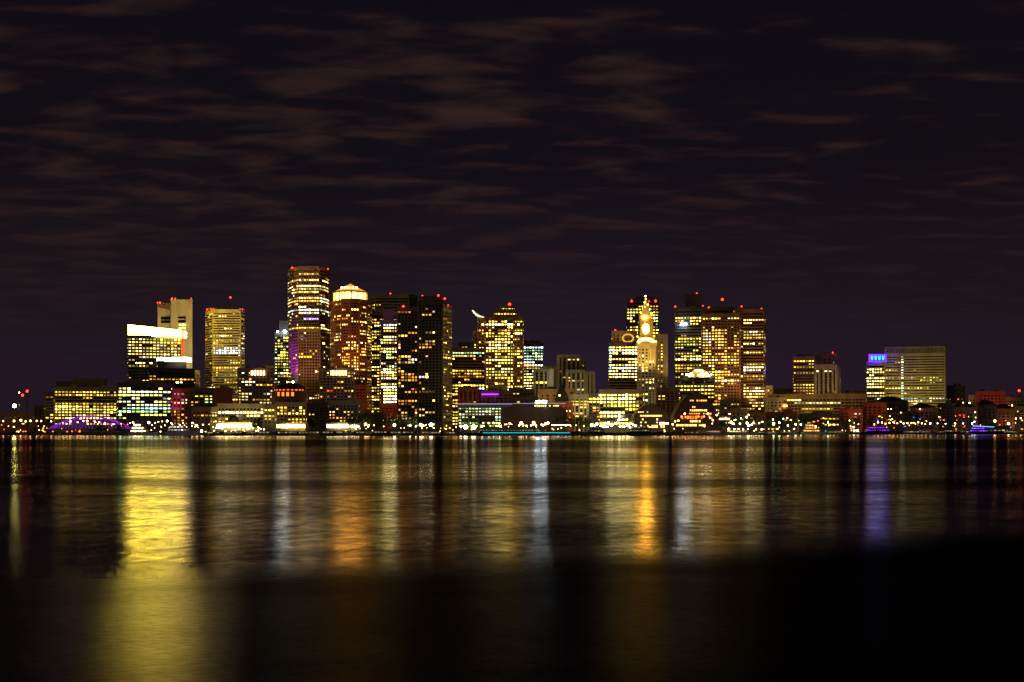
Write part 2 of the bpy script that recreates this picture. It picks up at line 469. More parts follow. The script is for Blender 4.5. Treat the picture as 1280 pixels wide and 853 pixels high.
b.vol(197, 233, 452.5, 1186, yb=461.5, wall='dark', style='plain', t=18, name='rooftop_box')
m = MB(); m.box(wx(196, 1184), wx(214, 1184), 1184, 1200, wz(452, 1184), wz(447, 1184)); m.box(wx(215, 1184), wx(234, 1184), 1184, 1200, wz(452, 1184), wz(446.5, 1184))
b.part('lit_screen', m, emat('white_screen', (1, .95, .75), 5.5, True)); b.done()
# 4 floodlit slab tower
b = B('bank_tower', 'tall pale beige slab tower with dark louvre slots floodlit gold, with a lower left shoulder', 220, 1500)
b.vol(213.5, 240.5, 375.5, 1500, wall='cream', style='plain', t=30)
b.vol(197, 213.3, 380, 1506, wall='cream', style='plain', t=20, name='shoulder')
m = MB()
for (xa, xb, ya, yb2, D) in ((221, 232, 396, 398.5, 1499), (221, 232, 400.5, 403.5, 1499), (201, 212.5, 396.5, 399.5, 1504), (201, 212.5, 401, 404, 1504)):
    m.box(wx(xa, D), wx(xb, D), D, D + .8, wz(yb2, D), wz(ya, D))
b.part('louvre', m, GLASS)
m = MB()
for i in range(5):
    zz = 405 + i * 4.2
    if i in (0, 1, 3): 
        X0, X1 = wx(221, 1499), wx(232 if i < 3 else 226, 1499)
        b.pane([(X0, 1499.2, wz(zz + 2, 1499)), (X1, 1499.2, wz(zz + 2, 1499)), (X1, 1499.2, wz(zz, 1499)), (X0, 1499.2, wz(zz, 1499))], (3, 2.4, .6))
mm = MB(); X0 = wx(197.5, 1503); X1 = wx(213, 1503)
mm.face([(X0, 1503, wz(384, 1503)), (X1, 1503, wz(388, 1503)), (X1, 1503, wz(381, 1503)), (X0, 1503, wz(380.5, 1503))]); 
b.part('sloping_roof', mm, WALL['brown'])
for q in (197, 200, 215, 219, 239): b.beacon(q, 378.5 if q < 205 else 373.5, 1500)
b.done()
b = simple('apartment_block', 'narrow pale block with sparkling windows right of the black annex', 237, 250, 464, 1290, wall='beige', style='grid', p=.3, pal='Y', br=.9, t=16, bay=3.5, wf=.5); b.done()
# 6 dark brick block
b = B('brick_warehouse', 'dark red brick block with a magenta lit left corner and few lit windows', 250, 1075)
b.vol(215.5, 236, 487, 1075, wall='red', style='grid', p=.22, pal='A', br=.35, t=22, bay=3.4, wf=.55, hf=.55)
b.vol(236.5, 267.5, 486, 1079, wall='conc', style='grid', p=.05, pal='Y', br=1.2, t=22, bay=3.4, wf=.6, zones=[(499, 503, 255, 268, .9, 'L', 1.4)])
b.vol(268, 290, 486, 1075, wall='red', style='grid', p=.04, pal='Y', t=22, bay=6, wf=.3, hf=.3)
b.vol(240, 266, 510, 1060, wall='brown', style='grid', p=.2, pal='A', br=.5, t=10, bay=3, wf=.6)
b.done()
# 7 banded tower
b = B('office_tower', 'banded tower with two chamfered faces, flat lit floors and red lights on its roof corners', 281, 1330)
b.vol(pts=[(257, 1350), (266, 1326), (301, 1326), (305.5, 1334)], y=388.5, D=1330, wall='tan', fp=3.05, p=.36, pal='Y', br=1.1, bay=2.6, hf=.45, t=38, var=.75, run=.7,
      zones=[(433, 436.5, 257, 306, .98, 'C', 1.0), (439, 442.5, 257, 306, .98, 'C', 1.6), (425, 500, 257, 265, .05), (455, 510, 266, 306, .65, 'Y', .7), (388, 394, 257, 306, .25)])
b.vol(260, 303, 386, 1336, yb=388.5, wall='dark', style='plain', t=26, name='penthouse')
for q in (259, 264, 267, 300, 303): b.beacon(q, 387, 1332)
b.beacon(288, 372, 1350, zr=wz(388, 1350)); b.done()
# 8 brown block with bright top row
for (x0, x1, D, lab) in ((297, 342, 1180, 'brown grid block with one bright cream row along its top left of the tallest tower'),
                         (399, 443, 1190, 'brown grid block with one bright cream row along its top below the domed brown tower')):
    b = B('office_block', lab, (x0 + x1) / 2, D)
    b.vol(x0, x1, 461, D, wall='pink', style='grid', p=.2, pal='A', br=1.2, t=22, bay=3.0, wf=.6, run=.3, zones=[(470, 475, x0, x1, .1)])
    fr = [P(x0 + .8, D - 1.2), P(x0 + 35, D - 1.2)]
    z0, z1 = wz(469.5, D), wz(463.5, D)
    for k in range(9):
        u0, u1 = (k + .16) / 9, (k + .8) / 9
        q0 = fr[0].lerp(fr[1], u0); q1 = fr[0].lerp(fr[1], u1)
        b.pane([(q0.x, q0.y, z0), (q1.x, q1.y, z0), (q1.x, q1.y, z1), (q0.x, q0.y, z1)], tuple(v * R.uniform(.6, 1.3) for v in (4.6, 3.1, 1.1)))
    b.done()
b = simple('office_block', 'small yellow stone block between the brown grid block and the tallest tower', 327, 343, 458, 1262, wall='cream', style='grid', p=.5, pal='Y', br=1.3, t=20, bay=4, wf=.6); b.done()
b = B('office_tower', 'slim tower with lime yellow left edge and a cold white lamp on its roof', 352, 1300)
b.vol(343, 361, 417, 1300, wall='dark', p=.6, pal='Y', br=1.8, t=24, bay=2.6, zones=[(417, 500, 343, 346.5, .85, 'L', 1.2)])
b.vol(349, 361, 402, 1310, yb=417, wall='steel', style='plain', t=12, name='penthouse')
b.beacon(356, 414.5, 1298, 1.6, COOLL); b.beacon(347, 414.5, 1298, 1.0, COOLL); b.done()
# 11 tallest tower
b = B('skyscraper', 'tallest tower, faceted pink granite with bright floors above and a purple lit strip lower left', 386, 1380)
b.vol(pts=[(360, 1412), (365, 1390), (373, 1378), (399, 1378), (406, 1390), (411, 1410)], y=336, D=1380, wall='pink', style='grid', p=.36, pal='Y', br=1.5, bay=2.6, wf=.74, hf=.5, t=36, run=.72, var=.9,
      zones=[(350, 354, 360, 411, .9, 'W', 2.4), (357, 363, 360, 411, .9, 'W', 2), (362, 366, 360, 411, .6, 'W', 2), (374, 379, 360, 411, .98, 'W', 2), (386, 389.5, 360, 411, .98, 'C', 1.6), (391, 395, 360, 411, .85, 'L', 2.4), (408, 412, 360, 411, .97, 'Y', 2.2),
             (336, 343, 360, 411, .2, 'A', 1), (412, 482, 360, 411, .14, 'Y', 1.5)])
b.vol(pts=[(372.5, 1350), (400.5, 1350)], y=411.5, D=1350, wall='brown', style='grid', p=.1, pal='Y', br=1.4, bay=2.8, wf=.6, hf=.5, t=24, name='lower_block')
for q, yy in ((365, 335), (378, 334.5), (388, 336), (401, 335), (410, 336.5), (371, 337)): b.beacon(q, yy, 1384)
b.beacon(366, 478, 1370, 1.3, COOLL); b.done()
# 12 rotunda
b = B('domed_rotunda', 'low rotunda with dark shallow dome over an orange lit drum', 362, 1120)
X, D = wx(362, 1120), 1120
m = MB(); m.frustum(X, D, GZ, wz(490, D), 16, 16, 20); b.part('wall', m, WALL['brown'])
m = MB(); m.frustum(X, D, wz(490, D), wz(487, D), 13.8, 13.8, 20); b.part('drum', m, WALL['red'])
m = MB()
for i in range(5):
    t0, t1 = i / 5 * math.pi / 2, (i + 1) / 5 * math.pi / 2
    m.frustum(X, D, wz(487, D) + 6 * math.sin(t0), wz(487, D) + 6 * math.sin(t1), 14.5 * math.cos(t0), 14.5 * math.cos(t1) + .01, 20)
b.part('dome', m, COPPER)
for k in range(9):
    an = math.radians(-150 + k * 15); an2 = an + math.radians(8)
    for (ya, yb2, c, r) in ((488.8, 487.4, (2, .25, .03), 13.9), (496, 491, (1.8, .4, .04), 16.1)):
        if r > 15 and not 2 <= k <= 5: continue
        b.pane([(X + r * math.cos(an), D + r * math.sin(an), wz(ya, D)), (X + r * math.cos(an2), D + r * math.sin(an2), wz(ya, D)),
            (X + r * math.cos(an2), D + r * math.sin(an2), wz(yb2, D)), (X + r * math.cos(an), D + r * math.sin(an), wz(yb2, D))], c)
b.done()

def arcade(b, x0, x1, D, ya, yb, c, n):
    """row of brightly lit arches at quay level"""
    for k in range(n):
        u0, u1 = x0 + (x1 - x0) * (k + .16) / n, x0 + (x1 - x0) * (k + .84) / n
        X0, X1 = wx(u0, D), wx(u1, D); z0, z1 = wz(yb, D), wz(ya, D); xm = (X0 + X1) / 2
        f = R.uniform(.3, 1.4)
        pts = [(X0, D, z0), (X1, D, z0), (X1, D, z0 + (z1 - z0) * .7), (X1 * .8 + xm * .2, D, z0 + (z1 - z0) * .9), (xm, D, z1), (X0 * .8 + xm * .2, D, z0 + (z1 - z0) * .9), (X0, D, z0 + (z1 - z0) * .7)]
        b.pane(pts, tuple(q * f for q in c))
# 9 harbour hotel with arch
b = B('harbour_hotel', 'cream waterfront hotel with rows of white windows, a domed gateway arch and blazing arcade', 296, 1020)
b.vol(272, 330, 506, 1030, fp=4.0, wall='cream', style='grid', p=.8, pal='W', br=3, t=22, bay=2.6, wf=.66, hf=.6, run=.4, zones=[(521, 545, 270, 332, .45, 'A', .9)])
b.vol(264, 272, 510, 1024, wall='cream', style='grid', p=.5, pal='W', br=2, t=18, bay=2.6,)
m = MB(); X, D = wx(292, 1024), 1024
for i in range(5):
    t0, t1 = i / 5 * math.pi / 2, (i + 1) / 5 * math.pi / 2
    m.frustum(X, D, wz(526, D) + 4.6 * math.sin(t0), wz(526, D) + 4.6 * math.sin(t1), 4.2 * math.cos(t0), 4.2 * math.cos(t1) + .01, 16)
m.frustum(X, D, GZ, wz(526, D), 4.2, 4.2, 16)
b.part('gateway_dome', m, COPPER)
arcade(b, 263, 322, 1017, 529.5, 534.5, (14, 9.4, 3), 24); 
b.vol(263, 323, 529, 1020, wall='cream', style='plain', t=4, name='arcade'); b.done()
b = B('harbour_hotel', 'tan waterfront block with scattered yellow windows and a lit arcade between two dark gaps', 355, 1040)
b.vol(345, 383, 504, 1040, wall='tan', style='grid', p=.68, pal='Y', br=1.8, t=20, bay=2.6, wf=.55, hf=.55, run=.4)
b.vol(325, 344.5, 507, 1044, wall='grey', style='grid', p=.35, pal='Y', br=1.2, t=20, bay=2.6, wf=.55)
b.vol(345, 382, 529.5, 1030, wall='tan', style='plain', t=5, name='arcade')
arcade(b, 345.5, 381.5, 1028, 530.5, 535, (12, 8.6, 3), 14); b.done()
b = B('wharf_building', 'dark stepped wharf building with a peaked gable between the two lit arcades', 397, 1032)
b.vol(384, 409, 505, 1032, wall='dark', style='grid', p=.08, pal='Y', br=1, t=24, bay=3, wf=.5)
b.vol(390, 404, 500, 1036, yb=505, wall='conc', style='plain', t=14, name='rooftop_box'); b.done()
b = B('harbour_hotel', 'dim brown waterfront block above the right hand lit arcade', 430, 1045)
b.vol(410, 452, 502, 1045, wall='grey', style='grid', p=.2, pal='A', br=1.2, t=20, bay=2.8, wf=.5, hf=.5, run=.3)
b.vol(407, 451, 529.5, 1032, wall='tan', style='plain', t=5, name='arcade')
arcade(b, 408, 449, 1030, 530.5, 534.8, (11, 9, 4), 17); b.done()
# 17 domed brown tower
b = B('skyscraper', 'rounded red brown tower topped by a glowing gold lantern ring and cone roof', 438, 1260)
b.vol(pts=[(413, 1290), (418, 1272), (427, 1261), (438, 1257), (449, 1261), (458, 1272), (464.5, 1292)], y=376, D=1260, wall='red', style='grid', p=.36, pal='Y', br=1.6, bay=2.5, wf=.6, hf=.5, t=26, run=.6, var=.8,
      zones=[(418, 422, 413, 465, .8, 'W', 2.2), (426, 430, 413, 465, .8, 'Y', 2.2), (457, 461, 413, 465, .8, 'Y', 2), (376, 382, 413, 465, .2, 'O', 1)])
X = wx(438, 1276); D = 1276
RR = 16.6
m = MB(); m.frustum(X, D, wz(376, 1260) - .5, wz(363.8, 1260), RR - .3, RR - .3, 16, rot=math.pi / 16); m.frustum(X, D, wz(364.2, 1260), wz(363.2, 1260), RR + .7, RR + .7, 16, rot=math.pi / 16)
for k in range(16):
    a = math.pi / 16 + k * math.pi / 8; m.tube([(X + (RR + .2) * math.cos(a), D + (RR + .2) * math.sin(a), wz(376, 1260)), (X + (RR + .2) * math.cos(a), D + (RR + .2) * math.sin(a), wz(363.5, 1260))], .55, 4)
b.part('lantern_ring', m, WALL['brown'])
for k in range(16):
    for h in range(2):
        a = math.pi / 16 + (k + .1 + .42 * h) * math.pi / 8; a2 = a + math.pi / 8 * .38
        mid = math.pi / 16 + (k + .5) * math.pi / 8
        def rp(t): return (RR - .2) * math.cos(math.pi / 16) / math.cos(t - mid)
        c = (17, 6.4, .8); f = R.uniform(.7, 1.4)
        b.pane([(X + rp(a) * math.cos(a), D + rp(a) * math.sin(a), wz(374.8, 1260)), (X + rp(a2) * math.cos(a2), D + rp(a2) * math.sin(a2), wz(374.8, 1260)),
            (X + rp(a2) * math.cos(a2), D + rp(a2) * math.sin(a2), wz(365.2, 1260)), (X + rp(a) * math.cos(a), D + rp(a) * math.sin(a), wz(365.2, 1260))], tuple(q * f for q in c))
m = MB(); m.frustum(X, D, wz(363.2, 1260), wz(357, 1260), RR, RR * .4, 16, rot=math.pi / 16); m.frustum(X, D, wz(357, 1260), wz(352.6, 1260), RR * .4, .2, 16, rot=math.pi / 16)
b.part('cone_roof', m, emat('lit_glass_roof', (1, .36, .03), 1.1, True))
for k in range(5):
    m = MB(); an = math.radians(-130 + k * 20); m.ball(X + 11 * math.cos(an), D + 11 * math.sin(an), wz(359.3, 1260), 1.3, 0, 8, 5); b.part('roof_lamp', m, emat('gold_lamp', (1, .45, .07), 34, True))
b.vol(444.5, 458, 482, 1225, wall='red', style='grid', p=.12, pal='Y', br=1.3, t=14, bay=2.8, wf=.62, name='lower_block')
b.done()
# 18
b = B('office_tower', 'broad black topped tower with scattered red roof lights behind the white ribboned slim tower', 492, 1450)
b.vol(pts=[(462, 1462), (469, 1450), (511, 1450), (521, 1464)], y=369.5, D=1450, wall='dark', p=.1, pal='A', br=1, t=40, zones=[(369, 380, 462, 522, 0), (380, 387, 462, 490, .5, 'Y', .8)])
for q, yy in ((484, 370.5), (488, 367.5), (508, 369)): b.beacon(q, yy, 1455)
b.done()
b = simple('office_tower', 'yellow windowed tower tucked between the rounded brown tower and the white ribboned one', 464, 499, 391, 1330, wall='conc', p=.62, pal='Y', br=1.5, t=26, bay=2.6, run=.5, var=.6); b.done()
b = B('apartment_tower', 'slim tower of wide white ribbon windows with red brick base and purple roof box', 486, 1150)
b.vol(475.5, 496.5, 401, 1150, yb=505, wall='grey', p=.85, pal='W', br=3, hf=.52, t=20, bay=2.4, run=.8, var=.5,
      zones=[(437, 441, 470, 498, 1, 'W', 8), (441, 460, 476, 484, .2, 'Y', 1), (443, 462, 484, 498, .55, 'L', 1.3), (470, 484, 475, 498, .7, 'W', 2.2), (484, 505, 479, 497, 1, 'W', 7), (484, 505, 475, 479, .2), (401, 425, 475, 480, .12, 'Y', 1)], bot=0)
b.vol(475.5, 496.5, 505.2, 1150, wall='red', style='grid', p=.12, pal='W', t=20, bay=3, wf=.5, name='base')
b.vol(479, 492, 388.5, 1154, yb=401, wall='pink', style='plain', t=14, name='roof_box'); b.done()
# 20 harbour towers
b = B('apartment_tower', 'dark concrete tower with orange windows behind the front tower pair', 509, 1120)
b.vol(496.8, 522.5, 385, 1120, wall='conc', style='grid', p=.34, pal='A', br=.7, t=24, bay=2.6, wf=.66, hf=.62, run=.5, zones=[(462, 472, 497, 522, .6, 'A', .8), (484, 488, 497, 522, .8, 'A', .9)], var=.9)
b.beacon(504, 383, 1118); b.done()
b = B('apartment_tower', 'black waterfront tower with few orange windows and a yellow speckled side face', 543, 1070)
b.vol(pts=[(522.8, 1070), (553, 1066)], y=377, D=1070, wall='dark', style='grid', p=.2, pal='A', br=.8, t=30, bay=2.6, wf=.66, hf=.62, run=.45, var=.9, zones=[(377, 540, 546, 553, 0)])
b.vol(pts=[(553.3, 1069), (564.5, 1084)], y=382.5, D=1076, wall='tan', style='grid', p=.4, pal='Y', br=1.0, t=18, bay=2.2, wf=.6, hf=.5, run=.5, name='side_block')
b.vol(527, 553, 371.5, 1078, yb=377, wall='conc', style='plain', t=18, name='penthouse')
for q, yy in ((528, 370), (548, 369.5), (556, 373.5), (560, 382)): b.beacon(q, yy, 1078, 1.1)
b.done()
# 22
b = B('office_block', 'long mid rise block of lime yellow ribbons left of the stepped tower', 592, 1250)
b.vol(565, 606, 436, 1250, wall='brown', p=.72, pal='Y', br=1.7, t=26, bay=2.6, var=.75, zones=[(439, 444, 565, 606, .5, 'G', 1), (485, 489, 585, 606, .95, 'C', 2.4), (456, 460, 565, 606, 0), (474, 481, 565, 606, .3, 'A', 1)])
b.vol(573, 592, 429, 1290, wall='dark', p=.7, pal='P', br=1.4, t=20, name='rear_block', zones=[(433, 440, 570, 595, .7, 'Y', 1.4)])
b.done()
# 23 stepped tower
b = B('office_tower', 'stepped pyramid-like tower of dense yellow windows with a lit curved fin on its left shoulder', 625, 1310)
zz = [(404, 407.5, 600, 642, .97, 'W', 6), (392, 396, 605, 642, .75, 'W', 2.4), (435, 439, 590, 642, .85, 'W', 2.4), (448, 452, 604, 642, .9, 'W', 2), (465, 468.5, 600, 642, .95, 'W', 2.2)]
kw = dict(wall='brown', style='grid', pal='Y', br=2.2, bay=2.9, wf=.6, hf=.52, run=.35, var=.4)
b.vol(606.5, 642, 397, 1310, p=.7, t=26, zones=zz, **kw)
b.vol(597, 606.2, 397, 1314, p=.4, t=22, zones=zz, name='wing', **kw)
b.vol(591, 596.8, 415, 1318, p=.25, t=18, name='wing', **kw)
b.vol(642.2, 654, 397, 1314, p=.45, t=22, name='wing', **kw)
b.vol(618, 645, 387.5, 1318, yb=397, p=.7, t=18, name='upper_block', bot=0, zones=[(388, 393, 615, 645, .95, 'W', 2.4)], **kw)
b.vol(627, 643, 382.5, 1322, yb=387.5, wall='brown', style='grid', p=.8, pal='W', br=2, t=12, bay=2.8, wf=.6, top=.8, name='upper_block', bot=0)
b.beacon(637, 380.5, 1322, 1.7)
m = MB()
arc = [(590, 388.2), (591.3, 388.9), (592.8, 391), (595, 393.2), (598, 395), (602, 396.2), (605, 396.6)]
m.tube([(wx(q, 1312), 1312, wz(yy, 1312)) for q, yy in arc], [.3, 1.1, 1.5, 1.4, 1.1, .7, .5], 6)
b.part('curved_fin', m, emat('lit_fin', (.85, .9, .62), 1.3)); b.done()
b = B('glass_tower', 'green glass tower with white lower floors right of the stepped tower', 666, 1370)
b.vol(654.2, 679, 429.5, 1370, wall='steel', p=.72, pal='G', br=1.8, t=26, bay=2.6, var=.6, zones=[(480 - 25, 490, 654, 667, .9, 'W', 3.5), (429, 433, 654, 679, 0), (433, 437, 654, 679, .7, 'C', 1.6)])
b.vol(656, 675, 426.5, 1374, yb=429.5, wall='brown', style='plain', t=16, name='penthouse'); b.done()
# 25 stone group
b = B('stone_block', 'pale grey stone block with tall piers and a brighter smooth right corner', 680, 1290)
b.vol(667.5, 686, 462, 1290, wall='beige', style='pier', p=.14, pal='Y', br=.8, t=20, bay=4, wf=.6)
b.vol(686.3, 692, 462, 1288, wall='white', style='plain', t=16, name='corner_bay')
b.vol(681, 690, 458.5, 1296, yb=462, wall='beige', style='plain', t=8, name='penthouse'); b.done()
b = B('stone_tower', 'art deco style stone tower with stepped shoulders and vertical piers', 712, 1330)
b.vol(697, 726, 444.5, 1340, wall='beige', style='pier', p=.1, pal='Y', br=1.1, t=26, bay=4.4, wf=.55)
b.vol(726.2, 731.5, 452, 1343, wall='beige', style='pier', p=.08, pal='Y', t=22, bay=4.4, wf=.55, name='shoulder')
b.vol(708, 732, 463.5, 1318, wall='beige', style='pier', p=.12, pal='Y', br=1.2, t=18, bay=4.0, wf=.55, name='lower_block')
b.vol(732.2, 743.5, 465.5, 1320, wall='beige', style='pier', p=.05, pal='Y', br=1, t=22, bay=3.6, wf=.5, name='lower_block')
b.vol(692.3, 696.8, 459, 1342, wall='conc', style='plain', t=20, name='rear_block')
b.done()
# 27 pyramid roofed
b = B('wharf_hotel', 'dark steep pyramid roof over an orange lit brick base with an arch', 702, 1075)
b.vol(694, 716, 503, 1075, wall='red', style='grid', p=.12, pal='W', br=1.5, t=18, bay=3.4, wf=.5, top=3)
D = 1084; X = wx(702, D); m = MB(); m.frustum(X, D, wz(503, D) + .9, wz(491, D), 8.5, 5.5, 4, rot=math.pi / 4); m.frustum(X, D, wz(491, D), wz(481, D), 5.5, 1.0, 4, rot=math.pi / 4); m.tube([(X, D, wz(481, D)), (X, D, wz(477, D))], .2, 4)
b.part('pyramid_roof', m, COPPER); b.beacon(699.5, 494.5, 1076, .7, YELL, False); b.done()
b = B('stone_block', 'ochre lit low block with a projecting cornice behind the pyramid roof', 695, 1180)
b.vol(673, 720, 487.5, 1180, wall='cream', style='grid', p=.12, pal='Y', br=1.2, t=22, bay=5, wf=.5, top=3.5); b.done()
b = B('brick_warehouse', 'orange lit brick block with a violet light line along its facade', 600, 1130)
b.vol(573, 597, 486, 1130, wall='red', style='pier', p=.08, pal='A', br=1, t=20, bay=4, wf=.6)
b.vol(597.3, 640, 489, 1134, wall='brown', style='grid', p=.06, pal='A', br=.8, t=20, bay=3.4, wf=.6)
b.vol(611, 634, 483, 1142, yb=489, wall='cream', style='grid', p=.3, pal='A', br=.3, t=12, bay=4, wf=.5, top=.8, bot=0, name='upper_block')
m = MB(); m.box(wx(602, 1132), wx(623, 1132), 1131.4, 1132, wz(494, 1132), wz(492.3, 1132)); b.part('light_strip', m, PURL); b.done()
# 29 glazed wharf office + aquarium
b = B('wharf_office', 'long low office of stacked greenish white ribbon windows under a pale light trail', 605, 1030)
b.vol(573, 627, 506.5, 1030, fp=3.6, wall='conc', p=.92, pal='L', br=1.8, t=22, bay=2.4, hf=.5, run=.8, var=.3, top=1.2, bot=3, zones=[(506, 530, 626, 640, .2)])
b.vol(627.3, 640, 506.5, 1030, wall='conc', p=.3, pal='L', br=1.2, t=22, zones=[(510, 540, 620, 645, 0)])
m = MB(); m.box(wx(569, 1026), wx(641, 1026), 1025, 1030, wz(505.6, 1026), wz(504.6, 1026)); b.part('light_trail', m, emat('lilac_trail', (.55, .5, .75), .55)); b.done()  # pale light trail built as a glowing bar along the roof edge
b = B('aquarium_building', 'dark windowless angular harbour hall with a sloped left wall and cold rooftop floodlights', 668, 1010)
m = MB(); D = 1002
prof = [(627, 541), (708, 541), (708, 512), (697, 506), (692, 505), (642, 505), (628, 513)]
fr = [(wx(q, D), D, wz(yy, D)) for q, yy in prof]; bk = [(x, D + 30, z) for x, _, z in fr]
m.face(fr)
for i in range(len(fr)):
    j = (i + 1) % len(fr); m.face([fr[j], fr[i], bk[i], bk[j]])
m.face(list(reversed(bk))); b.part('wall', m, WALL['dark'])
m = MB(); m.tube([(wx(627, 1001), 1001, wz(522, 1001)), (wx(645, 1001), 1001, wz(527, 1001)), (wx(704, 1001), 1001, wz(528.5, 1001))], .3, 4); b.part('railing', m, WALL['red'])
m = MB(); m.box(wx(642, 1001.4), wx(707, 1001.4), 1000.8, 1001.6, wz(504.9, 1001), wz(504.1, 1001)); b.part('light_trail', m, emat('lilac_trail', (.55, .5, .75), .55))  # the same light trail carried on over the hall roof
for q in (671, 673.5, 679, 681.5): b.beacon(q, 502.6, 1001, 1.2, COOLL, True, wz(505, 1001))
for i in range(12):
    q = 668 + i * 2.6; z = wz(507.5, 1001)
    if R.random() < .75: b.pane([(wx(q, 1001.8), 1001.8, z - .6), (wx(q + 2, 1001.8), 1001.8, z - .6), (wx(q + 2, 1001.8), 1001.8, z + .6), (wx(q, 1001.8), 1001.8, z + .6)], (1.6, 1.3, .3))
b.done()
# 30
b = B('bank_building', 'white colonnaded low building with a broad pale cornice', 727, 1090)
b.vol(707.5, 735, 494, 1090, wall='white', style='pier', p=.22, pal='Y', br=1.4, t=22, bay=3.4, wf=.6, top=3.6)
b.vol(735.3, 751, 493, 1094, wall='grey', style='grid', p=.6, pal='Y', br=2, t=22, bay=3.2, wf=.7, zones=[(510, 530, 735, 751, .1, 'O', .8)]); b.done()
b = simple('office_block', 'broad low block with solid rows of blazing white windows in front of the clock tower', 749, 804, 488, 1045, fp=4.4, wall='tan', p=.9, pal='W', br=6, t=26, bay=2.7, hf=.6, run=.8, var=.3, zones=[(488, 520, 796, 804, .5, 'A', 1.2), (504, 513, 749, 800, .6, 'Y', 2)])
b.done()
# 31 bright tower left of clock tower
b = B('office_tower', 'bright yellow banded tower with an ornate lit top beside the clock tower', 778, 1230)
b.vol(761, 797, 429, 1230, wall='brown', p=.85, pal='W', br=3.8, t=26, bay=2.6, run=.5, var=.5, zones=[(429, 434, 760, 798, 1, 'W', 5), (472, 486, 760, 798, .05), (431, 470, 761, 763.5, 1, 'G', 3)])
b.vol(765, 796, 414.5, 1236, yb=429, wall='tan', style='grid', p=.5, pal='Y', br=1.4, t=18, bay=3.4, wf=.5, bot=0, name='upper_block')
m = MB(); X, D = wx(785, 1233), 1233.6
for k in range(12):
    a, a2 = k * math.pi / 6, (k + .8) * math.pi / 6
    m.face([(X + 6 * math.cos(a), D, wz(423, D) + 4.6 * math.sin(a)), (X + 6 * math.cos(a2), D, wz(423, D) + 4.6 * math.sin(a2)), (X + 4.2 * math.cos(a2), D, wz(423, D) + 3 * math.sin(a2)), (X + 4.2 * math.cos(a), D, wz(423, D) + 3 * math.sin(a))])
b.part('round_window', m, emat('gold_ring', (1, .5, .08), 1.1)); b.beacon(769, 413, 1238); b.done()
b = B('office_tower', 'black slab tower with yellow bands rising behind the clock tower', 803, 1400)
b.vol(783.5, 823, 374.5, 1400, wall='steel', p=.66, pal='Y', br=1.5, t=26, bay=2.8, zones=[(374, 381, 783, 823, .1)], var=.6)
b.vol(795, 818, 372, 1406, yb=374.5, wall='dark', style='plain', t=12, name='penthouse')
for q, yy in ((789.5, 376.5), (819.5, 376.5), (811, 377)): b.beacon(q, yy, 1398, 1.5)
b.done()
# 34 clock tower
b = B('clock_tower', 'floodlit gold clock tower with a pointed pyramid spire and glowing clock face', 808, 1160)
D = 1160
b.vol(797, 819.5, 432, D, wall='cream', style='grid', p=.16, pal='W', br=1.4, t=17, bay=3.2, wf=.5, hf=.5, zones=[(490, 505, 797, 812, .8, 'L', 3), (452, 466, 800, 812, .6, 'Y', 2), (432, 447, 797, 812, .35, 'Y', 1.2)])
m = MB(); y0 = D - 1.5
def bx(xa, xb, ya, yb_, d0, d1): m.box(wx(xa, D), wx(xb, D), D + d0, D + d1, wz(yb_, D), wz(ya, D))
bx(796, 821, 428.5, 432.0, -1.6, 18)
for i in range(5): 
    m.tube([(wx(812.5 + i * 1.5, D), D - 1.1, wz(450, D)), (wx(812.5 + i * 1.5, D), D - 1.1, wz(432.4, D))], .5, 6)
b.part('cornice', m, WALL['cream'])
m = MB(); bx(798, 819, 421, 428.5, .5, 16); b.part('loggia', m, WALL['cream'])
for k in range(3):
    xa = 812.2 + k * 2.3; b.pane([(wx(xa, D), D - .6, wz(449, D)), (wx(xa + 1.5, D), D - .6, wz(449, D)), (wx(xa + 1.5, D), D - .6, wz(434, D)), (wx(xa, D), D - .6, wz(434, D))], (7, 3.2, .3))
m = MB(); bx(800.2, 816.6, 402.5, 421, 1.5, 14.5); bx(799, 817.8, 400.5, 402.5, .3, 15.6); b.part('clock_stage', m, WALL['cream'])
m = MB(); bx(801, 815, 393.5, 400.5, 3, 13); b.part('attic_stage', m, WALL['cream'])
X = wx(808, D); m = MB(); m.frustum(X, D + 8, wz(393.5, D), wz(374, D), 6.6, .5, 4, rot=math.pi / 4); b.part('pyramid_roof', m, WALL['cream'])
m = MB(); m.tube([(X, D + 8, wz(374, D)), (X, D + 8, wz(369.5, D))], .35, 5); m.ball(X, D + 8, wz(369.3, D), .75, 1, 6, 4); b.part('finial', m, [WALL['cream'], WARML])
for q in (799.5, 816.5):
    m = MB(); m.frustum(wx(q, D), D + 2, wz(400.5, D), wz(392, D), 1.0, .15, 4, rot=math.pi / 4); b.part('obelisk', m, WALL['cream'])
m = MB(); cx, cz = wx(807.4, D), wz(411, D); yf = D + 1.3
n = 20; rx, rz = 3.0, 4.6
m.face([(cx + rx * math.cos(2 * math.pi * k / n), yf, cz + rz * math.sin(2 * math.pi * k / n)) for k in range(n)])
cf = b.part('clock_face', m, emat('clock_light', (1, .42, .028), 60, True))
m = MB(); m.tube([(cx, yf - .1, cz), (cx + 1.6, yf - .1, cz + 1.2)], .16, 4); m.tube([(cx, yf - .1, cz), (cx - .6, yf - .1, cz + 3.2)], .12, 4)
b.part('clock_hand', m, GLASS, parent=cf)
m = MB()
